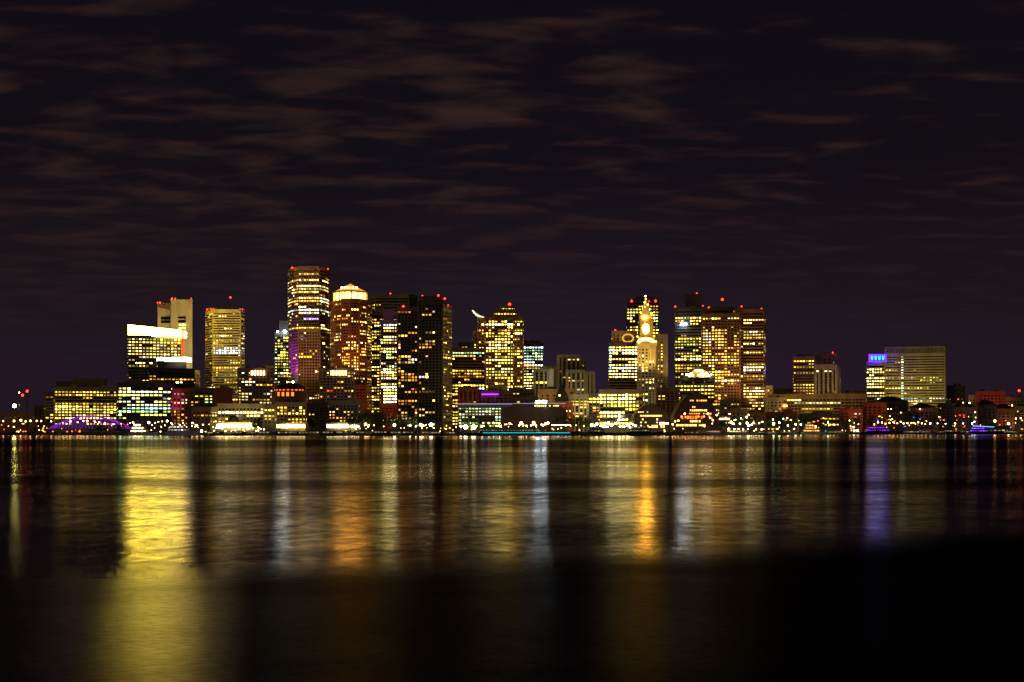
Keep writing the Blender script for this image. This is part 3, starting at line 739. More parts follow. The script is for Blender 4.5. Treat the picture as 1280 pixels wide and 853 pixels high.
for k in range(9):
    a, a2 = math.pi * k / 9, math.pi * (k + .85) / 9
    m.face([(cx + 8 * math.cos(a), D + .4, wz(428.4, D) + 4.6 * math.sin(a)), (cx + 8 * math.cos(a2), D + .4, wz(428.4, D) + 4.6 * math.sin(a2)), (cx + 5 * math.cos(a2), D + .4, wz(428.4, D) + 1.7 * math.sin(a2)), (cx + 5 * math.cos(a), D + .4, wz(428.4, D) + 1.7 * math.sin(a))])
b.part('arched_window', m, emat('gold_arch', (1, .45, .035), 32, True))
m = MB(); m.ball(wx(806.3, D), D + 2.6, wz(396.3, D), 1.9, 0, 10, 6, .8); b.part('arched_window', m, emat('gold_arch', (1, .45, .035), 32, True))
for (q, yy) in ((802, 391), (806, 384), (810.5, 388), (813, 392.5), (798.5, 428), (820, 427), (796.8, 421), (805.8, 378), (803.6, 386), (801, 391), (812, 387), (810, 381), (814.5, 392), (807.4, 374)): b.beacon(q, yy, D + (6 if yy < 400 else -1.8), .7, YELL, False)  # small lamps added along the spire edges to make them read bright
b.done()
b = simple('office_tower', 'plain tan tower edge lit gold right of the clock tower', 820, 834.5, 419, 1310, wall='cream', style='grid', p=.05, pal='Y', t=22, bay=4, wf=.4, zones=[(425, 490, 820, 829, .5, 'Y', 1.4), (419, 490, 829, 835, 0)]); b.done()
b = simple('office_block', 'low brown block with two lit window groups between clock tower and the massive dark tower', 821, 849, 486, 1100, wall='brown', style='grid', p=.12, pal='A', br=2, t=22, bay=3.2, wf=.6, zones=[(494, 500, 822, 832, .7, 'Y', 2)]); b.done()
# 37 massive dark group
b = B('office_tower', 'massive black tower with a windowless box on its roof', 860, 1320)
b.vol(843.5, 877, 385, 1320, wall='steel', p=.6, pal='Y', br=1.6, t=36, bay=2.6, var=.7, zones=[(385, 391, 843, 877, 0), (408, 421, 843, 877, .06), (397, 401, 843, 877, .7, 'Y', 1.3), (444, 451, 843, 877, .9, 'W', 2.2)])
b.vol(857, 877, 368.5, 1326, yb=385, wall='dark', style='plain', t=22, name='rooftop_box')
b.beacon(844, 383.5, 1320); b.beacon(871, 367, 1330); b.beacon(878.5, 382.5, 1322)
m = MB(); 
for k in range(3): m.ball(wx(852 + k * 2.4, 1318), 1318, wz(405.5 + (k == 1) * .3, 1318), 1.3, 0, 8, 5)
b.part('floodlight', m, COOLL); b.done()
b = B('office_tower', 'wide brown tower with dense yellow window grid and a tall roof antenna', 900, 1290)
b.vol(877.5, 925, 393, 1290, wall='brown', style='grid', p=.62, pal='Y', br=1.6, t=30, bay=2.8, wf=.62, run=.4, var=.5,
      zones=[(393, 396, 880, 912, .2), (396, 400.5, 880, 916, .95, 'W', 2), (401, 409, 877, 925, 0), (412, 432, 877, 891, .95, 'W', 1.7), (412, 432, 909, 918, .1), (480, 505, 900, 925, .1), (476, 479.5, 897, 925, .95, 'W', 2)])
b.vol(882, 917, 384.5, 1300, yb=393, wall='dark', p=.4, pal='W', br=1.6, t=22, name='upper_block', bot=0)
b.vol(917.3, 925, 386, 1300, yb=393, wall='brown', style='plain', t=22, name='upper_block')
b.beacon(886, 384.5, 1296); b.beacon(903, 374.5, 1305, 1.7, zr=wz(386, 1305)); b.beacon(927, 383.2, 1300); b.done()
b = B('office_tower', 'brown tower of bright horizontal yellow rows with a pink lit right edge', 940, 1300)
b.vol(925.3, 955, 387.5, 1300, wall='brown', p=.72, pal='W', br=1.7, t=28, bay=2.6, run=.7, var=.6,
      zones=[(387, 394, 925, 956, .3, 'W', 3), (394, 397, 925, 956, 0), (399, 403, 925, 933, .9, 'A', 3), (404, 412, 925, 956, 0), (412, 440, 925, 929, .2), (460, 468, 925, 956, .9, 'C', 1.8), (486, 500, 928, 956, .95, 'W', 4), (400, 500, 925, 928, .1)])
b.vol(955.2, 957.5, 400, 1304, wall='pink', style='plain', t=20, name='side_block')
b.beacon(952, 386.5, 1300); b.done()
# gabled building in front
b = B('office_block', 'black glass block with a lit triangular gable roof and white lamps below the dark towers', 872, 1180)
b.vol(850, 893, 472, 1180, fp=4.6, wall='steel', p=.55, pal='Y', br=1.5, t=26, bay=2.8, hf=.4, run=.75, zones=[(476, 480, 850, 893, .8, 'C', .8)])
m = MB(); D = 1176
g = [(860, 468.5), (873.5, 458), (888, 468.5), (888, 472), (860, 472)]
fr = [(wx(q, D), D, wz(yy, D)) for q, yy in reversed(g)]; bk = [(x, D + 22, z) for x, _, z in fr]
m.face(fr); m.face(list(reversed(bk)))
for i in range(len(fr)): j = (i + 1) % len(fr); m.face([fr[i], bk[i], bk[j], fr[j]])
b.part('gable_roof', m, WALL['tan'])
m = MB(); 
for (q0, q1, ya, yb_) in ((868, 879, 462.3, 464.2),): m.box(wx(q0, 1175), wx(q1, 1175), 1175, 1175.8, wz(yb_, 1175), wz(ya, 1175))
b.part('gable_window', m, emat('gable_light', (1, .85, .4), 2.5))
for q in (858, 862, 864, 876, 880, 884, 889): b.beacon(q, 468.2, 1174, .75, emat('gable_lamp', (1, .80, .45), 60, True), False)
for q in (866.5, 880.5):
    m = MB(); m.tube([(wx(q, 1178), 1178, wz(500, 1178)), (wx(q, 1178), 1178, wz(472, 1178))], .5, 4); b.part('pier', m, WALL['red'])
b.done()
# domes on the wharf
def barn(name, label, x0, x1, yt, ys, D, lit, dep=26):
    b = B(name, label, (x0 + x1) / 2, D)
    xc = (x0 + x1) / 2; w = (x1 - x0) / 2
    prof = [(x0, 541), (x0, ys), (x0 + w * .3, ys - (ys - yt) * .55), (x0 + w * .62, ys - (ys - yt) * .9), (xc, yt), (x1 - w * .62, ys - (ys - yt) * .9), (x1 - w * .3, ys - (ys - yt) * .55), (x1, ys), (x1, 541)]
    m = MB(); fr = [(wx(q, D), D, wz(yy, D)) for q, yy in prof]; bk = [(x, D + dep, z) for x, _, z in fr]
    m.face(list(reversed(fr))); m.face(bk)
    for i in range(len(fr)): j = (i + 1) % len(fr); m.face([fr[i], fr[j], bk[j], bk[i]])
    b.part('wall', m, WALL['dark'])
    m = MB()
    for i in range(1, 7):
        a, c = fr[i], fr[i + 1]; m.tube([(a[0], a[1] - .5, a[2]), (c[0], c[1] - .5, c[2])], .45, 4)
    b.part('roof_edge', m, COPPER)
    for (ya, yb_, xa, xb, n, c, pp) in lit:
        for k in range(n):
            if R.random() > pp: continue
            u0 = xa + (xb - xa) * (k + .15) / n; u1 = xa + (xb - xa) * (k + .8) / n; f = R.uniform(.5, 1.6)
            b.pane([(wx(u0, D), D - .15, wz(yb_, D)), (wx(u1, D), D - .15, wz(yb_, D)), (wx(u1, D), D - .15, wz(ya, D)), (wx(u0, D), D - .15, wz(ya, D))], tuple(q * f for q in c))
    b.done(); return b
barn('wharf_hotel', 'dark humped roof wharf hotel with small amber windows left of the red arched one', 793, 836, 505.5, 520, 1000,
     [(514.5, 516, 797, 830, 12, (2, 1.3, .35), .35), (519, 521, 797, 828, 11, (2.6, 1.5, .35), .75), (523.5, 525.5, 799, 826, 9, (3, 1.8, .5), .5), (531.5, 535, 800, 834, 12, (2.6, 1.6, .4), .6), (527.5, 529, 800, 834, 12, (2, 1.6, .7), .35)])
b = barn('wharf_hotel', 'dark pyramid roofed wharf hotel with red lit arches and yellow terrace rows', 843, 898, 491, 520, 1015,
     [(500, 501.8, 862, 884, 8, (2.4, .9, .12), .9), (512, 514.3, 862, 884, 9, (3.4, 2, .5), .95), (508, 510, 865, 872, 3, (3, 1.2, .2), .8), (516.5, 518, 855, 890, 12, (2, .7, .1), .7), (525.5, 528, 862, 876, 6, (3, 1.9, .5), .9), (530.5, 533, 845, 882, 17, (3, 1.8, .35), .95), (520, 524, 851, 893, 12, (2.4, .25, .03), .45)])
# low long building right
b = B('harbour_hall', 'long low building with a white ribbon row and orange cornice left of brick row', 1010, 1230)
b.vol(966, 1083, 493.5, 1230, wall='tan', style='grid', p=.25, pal='A', br=1, t=26, bay=3, wf=.75, top=3, run=.75, zones=[(500.5, 504.5, 993, 1052, .9, 'W', 3), (504.5, 509, 1020, 1054, .8, 'W', 2.6), (497, 501, 970, 1000, .7, 'Y', 2.4), (494, 497, 960, 1090, .08), (508, 513, 990, 1040, .6, 'Y', 1)])
b.vol(957, 983, 498, 1205, wall='cream', style='grid', p=.3, pal='Y', br=1, t=16, bay=3.4, wf=.5)
b.vol(1031, 1042, 492, 1240, yb=493.4, wall='cream', style='plain', t=6, name='penthouse'); b.done()
b = simple('stone_block', 'narrow ochre block at the foot of the massive dark tower', 958, 966, 483, 1280, wall='tan', style='grid', p=.1, t=14, bay=3, wf=.5); b.done()
# 41
b = B('office_tower', 'square brown tower pair with vertical piers on the right half and a red roof light', 1021, 1380)
b.vol(991.5, 1018, 446.5, 1380, wall='brown', p=.6, pal='Y', br=1.1, t=26, bay=2.8, run=.75, zones=[(448, 453, 990, 1019, .95, 'Y', 1.2), (463, 467, 990, 1019, .9, 'Y', 1.2)])
b.vol(pts=[(1018.3, 1376), (1046, 1376), (1050.5, 1390)], y=457, D=1378, wall='tan', style='pier', p=.04, pal='Y', t=24, bay=4.6, wf=.55, zones=[(460, 467, 1018, 1040, .35, 'W', 2)], top=4, name='front_block')
b.vol(1022, 1046, 443.5, 1390, yb=457, wall='brown', style='grid', p=.05, pal='Y', t=16, bay=5, wf=.4, top=3, name='upper_block', bot=0)
b.vol(1001, 1022, 444.5, 1386, yb=446.5, wall='dark', style='plain', t=12, name='penthouse'); b.beacon(1041, 441, 1388, 1.4); b.done()
# 43
b = B('office_block', 'bright white banded block carrying a glowing blue sign on its roof', 1094, 1330)
b.vol(1083, 1106, 453, 1330, wall='tan', p=.8, pal='W', br=1.9, t=22, bay=2.4, run=.8, var=.5)
m = MB(); m.box(wx(1086.5, 1328), wx(1108, 1328), 1328, 1329.5, wz(452.6, 1328), wz(443, 1328)); sg = b.part('sign_panel', m, emat('violet_sign_rim', (.07, .003, 1), 12, True))
m = MB(); m.box(wx(1087.6, 1327.9), wx(1106.9, 1327.9), 1327.75, 1327.95, wz(452, 1327.9), wz(443.6, 1327.9)); b.part('sign_field', m, emat('blue_sign_field', (.012, .014, 1), 6), parent=sg)
m = MB()
for k in range(4):
    xa = 1088.6 + k * 4.6; D = 1327.6
    m.face([(wx(xa, D), D, wz(445, D)), (wx(xa, D), D, wz(449, D)), (wx(xa + 1.3, D), D, wz(450.8, D)), (wx(xa + 2.8, D), D, wz(449.6, D)), (wx(xa + 3.2, D), D, wz(445, D)), (wx(xa + 2.4, D), D, wz(444.4, D)), (wx(xa + 1.7, D), D, wz(446.2, D)), (wx(xa + .8, D), D, wz(444.4, D))][::-1])
b.part('sign_mark', m, emat('sign_mark_blue', (.03, .42, 1), 2.6), parent=sg)
for q in (1088, 1097, 1106):
    m = MB(); m.tube([(wx(q, 1331), 1331, wz(454, 1331)), (wx(q, 1331), 1331, wz(444, 1331))], .25, 4); b.part('sign_post', m, METAL)
b.done()
b = B('government_building', 'wide tan slab with ribbed parapet, close ribbon floors and a lime lit vertical shaft', 1145, 1345)
b.vol(1106.3, 1181.5, 442.5, 1345, fp=3.25, wall='tan', p=.16, pal='Y', br=1.3, t=30, bay=2.8, hf=.36, run=.75, top=1, zones=[(463.5, 467, 1150, 1170, .9, 'W', 1.4), (469, 473, 1108, 1182, .8, 'W', 1.4), (442, 500, 1125, 1130, .95, 'L', 1.1), (442, 500, 1106, 1124, .2, 'Y', .8), (445, 500, 1131, 1182, .22, 'Y', .5), (497, 501, 1106, 1182, .5, 'L', 1)], bot=1)
b.vol(1106.3, 1181.5, 434.5, 1346, yb=442.3, wall='olive', style='pier', p=0, t=28, bay=1.6, wf=.5, top=.8, bot=0, name='parapet')
b.done()
b = simple('apartment_block', 'dim stone block with a sloped front right of the wide tan slab', 1184, 1206, 483, 1380, wall='conc', style='grid', p=.06, t=24, bay=4, wf=.4); b.done()
b = simple('apartment_block', 'low yellow lit block beside the red and white tall building on the right', 1211, 1220, 495, 1330, wall='cream', style='grid', p=.4, t=14, bay=3, wf=.6); b.done()
b = simple('brick_warehouse', 'red lit brick block with white centre bays on the right skyline', 1220, 1256, 490, 1320, wall='red', style='grid', p=.1, pal='A', t=18, bay=3, wf=.5, zones=[(489, 494, 1230, 1240, .9, 'C', .8)]); b.done()
b = simple('apartment_block', 'beige row with regular square windows at the right edge of the skyline', 1256, 1300, 497, 1310, wall='beige', style='grid', p=.2, pal='Y', br=.7, t=18, bay=3.2, wf=.5); b.done()

# right foreground wharf houses, each its own building
specs = []
x = 1050
LB = ['brick', 'dark', 'brown', 'tan']
labs = ['orange lit brick row building at the left end of the dark wharf quarter', 'low red brick wharf house just right of the orange brick row', 'dark humped building on the wharf hill below the wide tan slab',
 'dark wharf house with amber lower windows under the white lit terrace lamps', 'wide brown wharf house at the middle of the dark right hand quarter', 'narrow dark wharf house with two warm attic windows left of the red lit block',
 'brown wharf block below the dim stone block', 'dark wharf block below the red lit brick block', 'amber windowed wharf block near the blue lit pier', 'brown wharf block with a row of orange lamps at the right edge', 'last dark wharf block cut by the right edge']
rows = [(1050, 1078, 512, 1190, 'red'), (1079, 1108, 504, 1195, 'red'), (1096, 1135, 502, 1260, 'dark'), (1109, 1138, 516, 1200, 'dark'), (1138.5, 1172, 511, 1205, 'brown'),
        (1172.5, 1192, 505, 1215, 'dark'), (1192.5, 1222, 510, 1210, 'brown'), (1222.5, 1246, 507, 1215, 'dark'), (1246.5, 1268, 512, 1210, 'brown'), (1268.5, 1292, 509, 1220, 'tan'), (1292.5, 1330, 513, 1225, 'dark')]
for (x0, x1, yy, D, w), lab in zip(rows, labs):
    b = B('wharf_house', lab, (x0 + x1) / 2, D)
    b.vol(x0, x1, yy, D, wall='red' if w == 'red' else w, style='grid', p=.10 if w != 'red' else .05, pal='A', br=1.1, t=18, bay=3.4, wf=.5, run=.2, bot=2)
    if w in ('dark', 'brown') and (x1 - x0) > 20:
        m = MB(); xa, xb = wx(x0 + 1, D + 1), wx(x1 - 1, D + 1); z = wz(yy, D) + .9; mid = (xa + xb) / 2
        m.face([(xa, D + 1, z), (xb, D + 1, z), (mid + 3, D + 8, z + 4.5), (mid - 3, D + 8, z + 4.5)]); m.face([(xb, D + 15, z), (xa, D + 15, z), (mid - 3, D + 8, z + 4.5), (mid + 3, D + 8, z + 4.5)])
        m.face([(xb, D + 1, z), (xb, D + 15, z), (mid + 3, D + 8, z + 4.5)]); m.face([(xa, D + 15, z), (xa, D + 1, z), (mid - 3, D + 8, z + 4.5)])
        b.part('roof', m, COPPER)
    b.done()
b = B('wharf_hall', 'low glass pavilion with blue strip lights at the far right pier', 1240, 1185)
b.vol(1216, 1262, 534, 1185, wall='dark', style='grid', p=.6, pal='C', br=.5, t=8, bay=3, bot=0, top=1)
m = MB(); m.tube([(wx(1216, 1184), 1184, wz(532.6, 1184)), (wx(1240, 1184), 1184, wz(533.8, 1184)), (wx(1264, 1184), 1184, wz(534.6, 1184))], .35, 4); b.part('light_strip', m, emat('blue_strip', (.12, .3, 1), 3, True)); b.done()

# low buildings along the base of the towers (each one a building)
low = [(452, 475, 517, 1085, 'brown', 'low brown block behind the dark waterfront trees', 'A', .15), (640, 672, 497, 1120, 'conc', 'dim block with yellow top windows behind the dark harbour hall', 'Y', .25),
       (958, 996, 516, 1150, 'red', 'low red roofed market hall behind the waterfront trees', 'A', .35), (899, 935, 512, 1130, 'brown', 'low brown block with white lamps under the wide brown tower', 'W', .3),
       (936, 957, 517, 1140, 'red', 'small red market building beside the round tree', 'A', .25), (900, 914, 501, 1170, 'grey', 'narrow grey block with two white lamps at the foot of the wide brown tower', 'W', .3),
       (0, 42, 517, 1240, 'pink', 'dim long warehouse at the far left edge behind the orange lamps', 'A', .04), (43, 57, 508, 1250, 'dark', 'black low block left of the ribboned office block', 'A', .05),
       (-60, -2, 521, 1230, 'conc', 'dim warehouse mostly beyond the left edge', 'A', .08), (1057, 1083, 489, 1420, 'dark', 'dark low roof seen left of the block with the blue sign', 'Y', .0),
       (1000, 1050, 518, 1140, 'dark', 'dark waterfront shed behind the tiered lit ferry', 'A', .2), (966, 1000, 487, 1420, 'dark', 'dark distant block left of the square brown towers', 'W', .08),
       (636, 668, 487, 1240, 'brown', 'dark brown block with bright lower rows beneath the stepped tower', 'W', .35)]
for (x0, x1, yy, D, w, lab, pal, p) in low:
    b = simple('office_block' if D > 1200 else 'market_hall', lab, x0, x1, yy, D, wall=w, style='grid', p=p, pal=pal, br=1.3, t=16, bay=3.2, wf=.6, run=.4, bot=2); b.done()
# cupola
b = B('cupola_house', 'small orange lit house with an arched window and cupola right of the massive tower', 981, 1170)
b.vol(975, 990, 512, 1170, wall='red', style='plain', t=12)
D = 1170; X = wx(982, D); m = MB(); m.frustum(X, D + 5, wz(512, D) + .5, wz(504, D), 3.2, 3.2, 8); m.frustum(X, D + 5, wz(504, D), wz(500, D), 3.4, .3, 8); b.part('cupola', m, WALL['cream'])
for k in (-1.6, 0, 1.6): b.beacon(981.5 + k, 507.5, 1169, .9, emat('orange_lamp', (1, .35, .06), 10, True), False)
b.done()

# ================================================================== BRIDGE
def bridge():
    D = 1010
    root = empty('truss_bridge', (wx(110, D), D, GZ), 'steel arch bridge lit purple over the channel on the left', 'bridge')
    o = Vector((wx(110, D), D, GZ))
    def part(n, m, mt): return m.build(n, mt, root, o)
    m = MB(); m.box(wx(58, D), wx(164, D), D - 1, D + 9, wz(537.6, D), wz(536.4, D)); part('deck', m, METAL)
    def top(x): u = (x - 61) / 100; return 536.4 - 15.5 * math.sin(math.pi * u) ** .85
    for dy in (0, 8):
        m = MB(); m.tube([(wx(x, D), D + dy, wz(top(x), D)) for x in [61 + k * 100 / 24 for k in range(25)]], .38, 5); part('arch', m, PM)
        m = MB()
        for k in range(1, 24):
            x = 61 + k * 100 / 24; x2 = 61 + (k + 1) * 100 / 24
            m.tube([(wx(x, D), D + dy, wz(536.4, D)), (wx(x, D), D + dy, wz(top(x), D))], .16, 4)
            if k < 23: m.tube([(wx(x, D), D + dy, wz(536.4, D)), (wx(x2, D), D + dy, wz(top(x2), D))], .14, 4)
        part('truss_web', m, PM2)
    for x in (75, 110, 145):
        m = MB(); m.box(wx(x, D) - 1.5, wx(x, D) + 1.5, D - 1, D + 9, -1, wz(537.6, D)); part('pier', m, WALL['grey'])
PM = emat('purple_glow_steel', (.34, .02, .75), .8, True); PM2 = emat('purple_glow_web', (.30, .03, .75), .4)  # purple lighting put into the steel as its own glow
bridge()

# ================================================================== LAMPS
NL = [0]
REST = MB(); REST_M = []
def lamp(px, y, D, r=.55, m=None, label='', group='', small=False):
    if small:
        NL[0] += 1
        if NL[0] % 3:
            mm = m or WHITEL
            if mm not in REST_M: REST_M.append(mm)
            X, z = wx(px, D), wz(y, D); REST.tube([(X, D, GZ), (X, D, z - r * .5)], [.14, .09], 4, 0); REST.ball(X, D, z, r * .72, REST_M.index(mm) + 1, 6, 4)
            return
    X, z = wx(px, D), wz(y, D)
    root = empty('street_lamp', (X, D, GZ), label, 'lamp', group)
    b = MB(); b.tube([(X, D, GZ), (X, D, z - r * .5)], [.14, .09], 5); b.frustum(X, D, GZ, GZ + .5, .28, .2, 8)
    b.build('lamp_post', METAL, root, (X, D, GZ))
    r *= .72
    g = MB(); g.ball(X, D, z, r, 0, 8, 5); g.build('lamp_globe', m or WHITEL, root, (X, D, GZ))
def shoreD(px):
    for (a, d0), (c, d1) in zip(SHORE, SHORE[1:]):
        if a <= px <= c: return d0 + (d1 - d0) * (px - a) / (c - a)
    return 1100
LG = {}
def lamps(lst, label, group, m, r=.6, off=14):
    for t in lst:
        px, y = t[0], t[1]
        lamp(px, y, shoreD(px) + off + (R.random() - .5) * 6, t[2] if len(t) > 2 else r, m, label, group)
lamps([(4, 526.5), (17.5, 526.5, 1.1), (26, 525.5, 1.2), (32, 527), (38, 526.3, 1.0), (46, 526.3), (51.5, 526.5), (64, 526.8), (-6, 527)], 'warm street lamp in the row along the far left quay road', 'lamps on the left quay road', WARML, .8, 30)
lamps([(18, 507.5, 2.1)], 'very bright greenish floodlight mast at the far left', None, emat('lime_floodlight', (1, .88, .22), 75, True))
lamps([(24, 491, .8)], 'dim tall lamp mast beside the red lit crane', None, WARML)
lamps([(78, 528.5), (88, 527, 1.0), (97, 528), (104, 526.5, .9), (109, 526.5, 1.1), (119, 528), (124, 528), (131, 529), (142, 530.5)], 'warm white lamp shining through the purple bridge truss', 'lamps on the arch bridge', WARML, .75, 36)
lamps([(66, 539.6), (74, 539.6), (84, 539.8), (90, 539.4), (99.5, 539.4, .9), (56, 540), (32, 539.5)], 'red lamp low on the quay under the arch bridge', 'red lamps below the bridge', REDL, .6, 4)
lamps([(166, 528), (170, 530.5), (176, 531), (186, 528.5, 1.3), (190, 531.5), (194, 529), (198, 527.5), (202.5, 527), (206, 532), (209, 526.5, 1.1), (214, 529), (233, 534), (240, 532.5), (246, 532, 1.1), (254, 531), (252, 539, 1.5), (257, 540)], 'white lamp on the quay between the bridge and the cream hotel', 'lamps left of the cream hotel', emat('soft_white_lamp', (1, .68, .34), 16, True), .55)
lamps([(268 + i * 4.4 + R.uniform(-1, 1), R.uniform(535, 541), R.uniform(.3, .6)) for i in range(14)], 'small white lamp on the quay below the cream hotel arcade', 'lamps below the hotel arcade', WHITEL, .5, 5)
lamps([(330, 537), (338, 541), (384, 541.6), (388, 541.6), (427, 533.5), (433, 533.5), (440, 533.5), (448, 533), (460, 533.8)], 'white lamp on the quay beside the dark stepped wharf building', 'lamps near the dark wharf building', WHITEL, .55, 6)
lamps([(457, 530.5, 1.3), (461, 532, .8)], 'orange lamp glowing under the dark waterfront trees', 'orange lamps under the trees', WARML)
lamps([(493, 531.5, 1.3), (512.5, 532, 1.0), (520, 533, .7), (526, 531.2, 1.4), (528, 532, 1.0), (538.8, 531.2, 1.9)], 'brilliant white lamp at the foot of the dark waterfront tower', 'white lamps at the waterfront tower', WHITEL, 1.0, 8)
lamps([(582, 534, 2.1), (592, 534.3, 2.4), (602, 533, 1.1), (576, 533, .9)], 'large round white globe lamp in front of the long ribboned wharf office', 'globe lamps by the wharf office', WHITEL, 1.5, 12)
lamps([(617, 529, .9), (611, 529), (624, 529.5), (637, 529.5), (651.5, 529, 1.4), (649, 532), (654, 532), (667, 528.8, 1.5), (664, 532), (670, 532), (658, 532.5), (677, 531), (682, 530, 1.2), (685, 529, 1.2), (679, 532)], 'warm white lamp on the terrace in front of the dark harbour hall', 'terrace lamps at the harbour hall', WARML, .8, 8)
lamps([(690 + i * 2.5, 531.5 + .3 * (i % 2), .4) for i in range(10)], 'tiny white lamp in the row along the pier rail right of the harbour hall', 'pier rail lamps', WHITEL, .4, 5)
lamps([(740 + i * 3.4 + R.uniform(-1, 1), R.uniform(528, 534), R.uniform(.6, 1.5)) for i in range(17)], 'blazing white lamp on the plaza in front of the white banded block', 'plaza lamps by the banded block', WHITEL, 1.0, 8)
lamps([(773.5, 517, .7), (774, 521, .9), (773.8, 525, 1.1)], 'white lamp on the tall lit mast in the plaza', 'mast lamps in the plaza', WHITEL, .9, 18)
lamps([(825 + i * 2.0, 529.5, .55) for i in range(6)], 'white lamp in the short row between the two humped wharf hotels', 'lamps between the wharf hotels', WHITEL, .5, 4)
lamps([(841, 530.5, .9), (844, 527), (848, 526, .8), (856, 517.5, .9), (885, 517.5, 1.0), (891, 525.5, .8), (896, 519, .9)], 'warm lamp on the terraces of the pyramid roofed wharf hotel', 'lamps at the pyramid hotel', WARML, .7, 8)
lamps([(852, 521, 1.0), (857, 521.5, 1.1), (861, 521.5, .8), (873, 521, 1.1), (880, 521, 1.1), (887, 521, 1.0), (889, 523, .9)], 'red orange lantern hanging before the pyramid hotel arches', 'red lanterns of the pyramid hotel', REDL, .9, 8)
lamps([(914, 528, 1.2), (917, 530, .8), (925, 530), (934, 529, 1.1), (936, 532, 1.2), (939, 531.5), (942, 529), (949, 529), (953, 527.5), (911, 536.5, 1.0), (918, 536.5), (923, 536.5), (929, 537), (935, 536.5), (945, 536.5), (952, 537)], 'warm white lamp on the small marina right of the pyramid hotel', 'marina lamps', WHITEL, .65, 12)
lamps([(967, 530, 1.2), (974, 528.5, .8), (994.5, 530.5, .9), (967.5, 542, .5), (1035, 528, .9), (985, 532), (1001, 531)], 'greenish white lamp among the trees left of the tiered ferry', 'lamps among the marina trees', GREENL, .7, 8)
lamps([(1019, 533.5, 1.1), (1067, 534, .9), (1072, 538.5, 1.2), (1068, 538.5)], 'bright warm lamp on the jetty near the tiered ferry', 'jetty lamps near the ferry', WHITEL, .8, 4)
lamps([(1093 + i * 4.6 + R.uniform(-1, 1), R.uniform(527.5, 531), R.uniform(.4, .9)) for i in range(16)], 'warm lamp on the right hand wharf promenade', 'promenade lamps on the right', WARML, .6, 12)
lamps([(1163, 530, .7), (1172, 529.5, .6), (1182, 530, .6), (1194, 529.5, .9), (1204, 529.5, .6), (1215, 529.5, .9), (1218, 527.5, .9)], 'cool white lamp spaced along the dark right hand wharf', 'cool lamps on the right wharf', emat('cool_lamp', (.7, .85, 1), 16, True), .6, 10)
lamps([(1243.5, 526.5, 1.6), (1260.5, 529.7, 1.6), (1270, 523.5, .9), (1276, 523, .9)], 'large warm lamp at the far right end of the wharf', 'large lamps far right', WARML, 1, 10)
lamps([(1032, 539), (1045, 539), (1053.5, 539), (1094, 539), (1102, 539), (1150, 538.8), (1110, 539)], 'small blue lamp low on the marina pontoon', 'blue pontoon lamps', BLUEL, .45, 2)
# scattered roof / street lights in the town
lamps([(1110, 511.5), (1114, 511.5), (1126, 516), (1150, 511.5), (1154, 511.5), (1199, 511.5, .8), (1206, 512), (1261, 508, .9), (1265, 507, .9), (1212, 504, 1.1), (1204, 503.5)], 'lamp shining between the wharf roofs on the right', 'lamps between the wharf roofs', WARML, .55, 40)
lamps([(933, 522, 1.0), (936, 519, .8)], 'pinkish white lamp at the round tree below the brown tower', 'lamps at the round tree', WHITEL, .7, 90)

RL = random.Random(5)
def strew(x0, x1, n, ya, yb, cols, label, group, off=(6, 40), r=(.3, .6)):
    for _ in range(n):
        px = RL.uniform(x0, x1); lamp(px, RL.uniform(ya, yb), shoreD(px) + RL.uniform(*off), RL.uniform(*r), RL.choice(cols), label, group, True)
AMB = emat('amber_lamp', (1, .36, .05), 12, True)
strew(0, 160, 26, 529, 540, [AMB, AMB, WARML, REDL], 'tiny amber or red light low along the left quay', 'tiny lights on the left quay')
strew(160, 330, 34, 527, 541, [AMB, WARML, WHITEL, YELL], 'tiny light among the quay sheds left of centre', 'tiny lights left of centre')
strew(430, 570, 30, 531, 541, [AMB, WARML, YELL, YELL], 'tiny yellow light on the quay below the dark waterfront towers', 'tiny lights below the waterfront towers')
strew(570, 745, 30, 530, 539, [AMB, WARML, WARML, YELL, PURL, REDL], 'tiny light on the quay around the dark harbour hall', 'tiny lights around the harbour hall')
strew(735, 860, 22, 530, 540, [WARML, WHITEL, AMB, YELL], 'tiny light on the quay around the humped wharf hotel', 'tiny lights around the humped hotel')
strew(880, 1085, 44, 522, 540, [WARML, AMB, YELL, WHITEL, GREENL], 'tiny light scattered over the marina', 'tiny lights over the marina')
strew(1085, 1280, 44, 520, 539, [AMB, WARML, YELL, REDL, BLUEL], 'tiny light scattered over the dark right hand wharf', 'tiny lights over the right wharf')

tag(REST.build('street_lamps', [METAL] + REST_M), 'many tiny distant lamps scattered along the whole quay', 'lamps', None, 'stuff')
# bright horizontal canopy right of pyramid hotel
cn = empty('market_canopy', (wx(905, 1040), 1040, GZ), 'orange canopy with a long bright white light below the brown towers', 'canopy')
m = MB(); m.box(wx(898, 1040), wx(913, 1040), 1040, 1050, wz(521.6, 1040), wz(520.6, 1040))
m.build('roof', WALL['red'], cn, (wx(905, 1040), 1040, GZ))
for q in (899, 905.5, 912):
    m = MB(); m.tube([(wx(q, 1041), 1041, GZ), (wx(q, 1041), 1041, wz(521.6, 1041))], .2, 5); m.build('post', METAL, cn, (wx(905, 1040), 1040, GZ))
m = MB(); m.box(wx(899.5, 1040), wx(912, 1040), 1039.4, 1039.9, wz(525, 1040), wz(522.8, 1040)); m.build('light_strip', emat('canopy_light', (1, .55, .2), 6, True), cn, (wx(905, 1040), 1040, GZ))

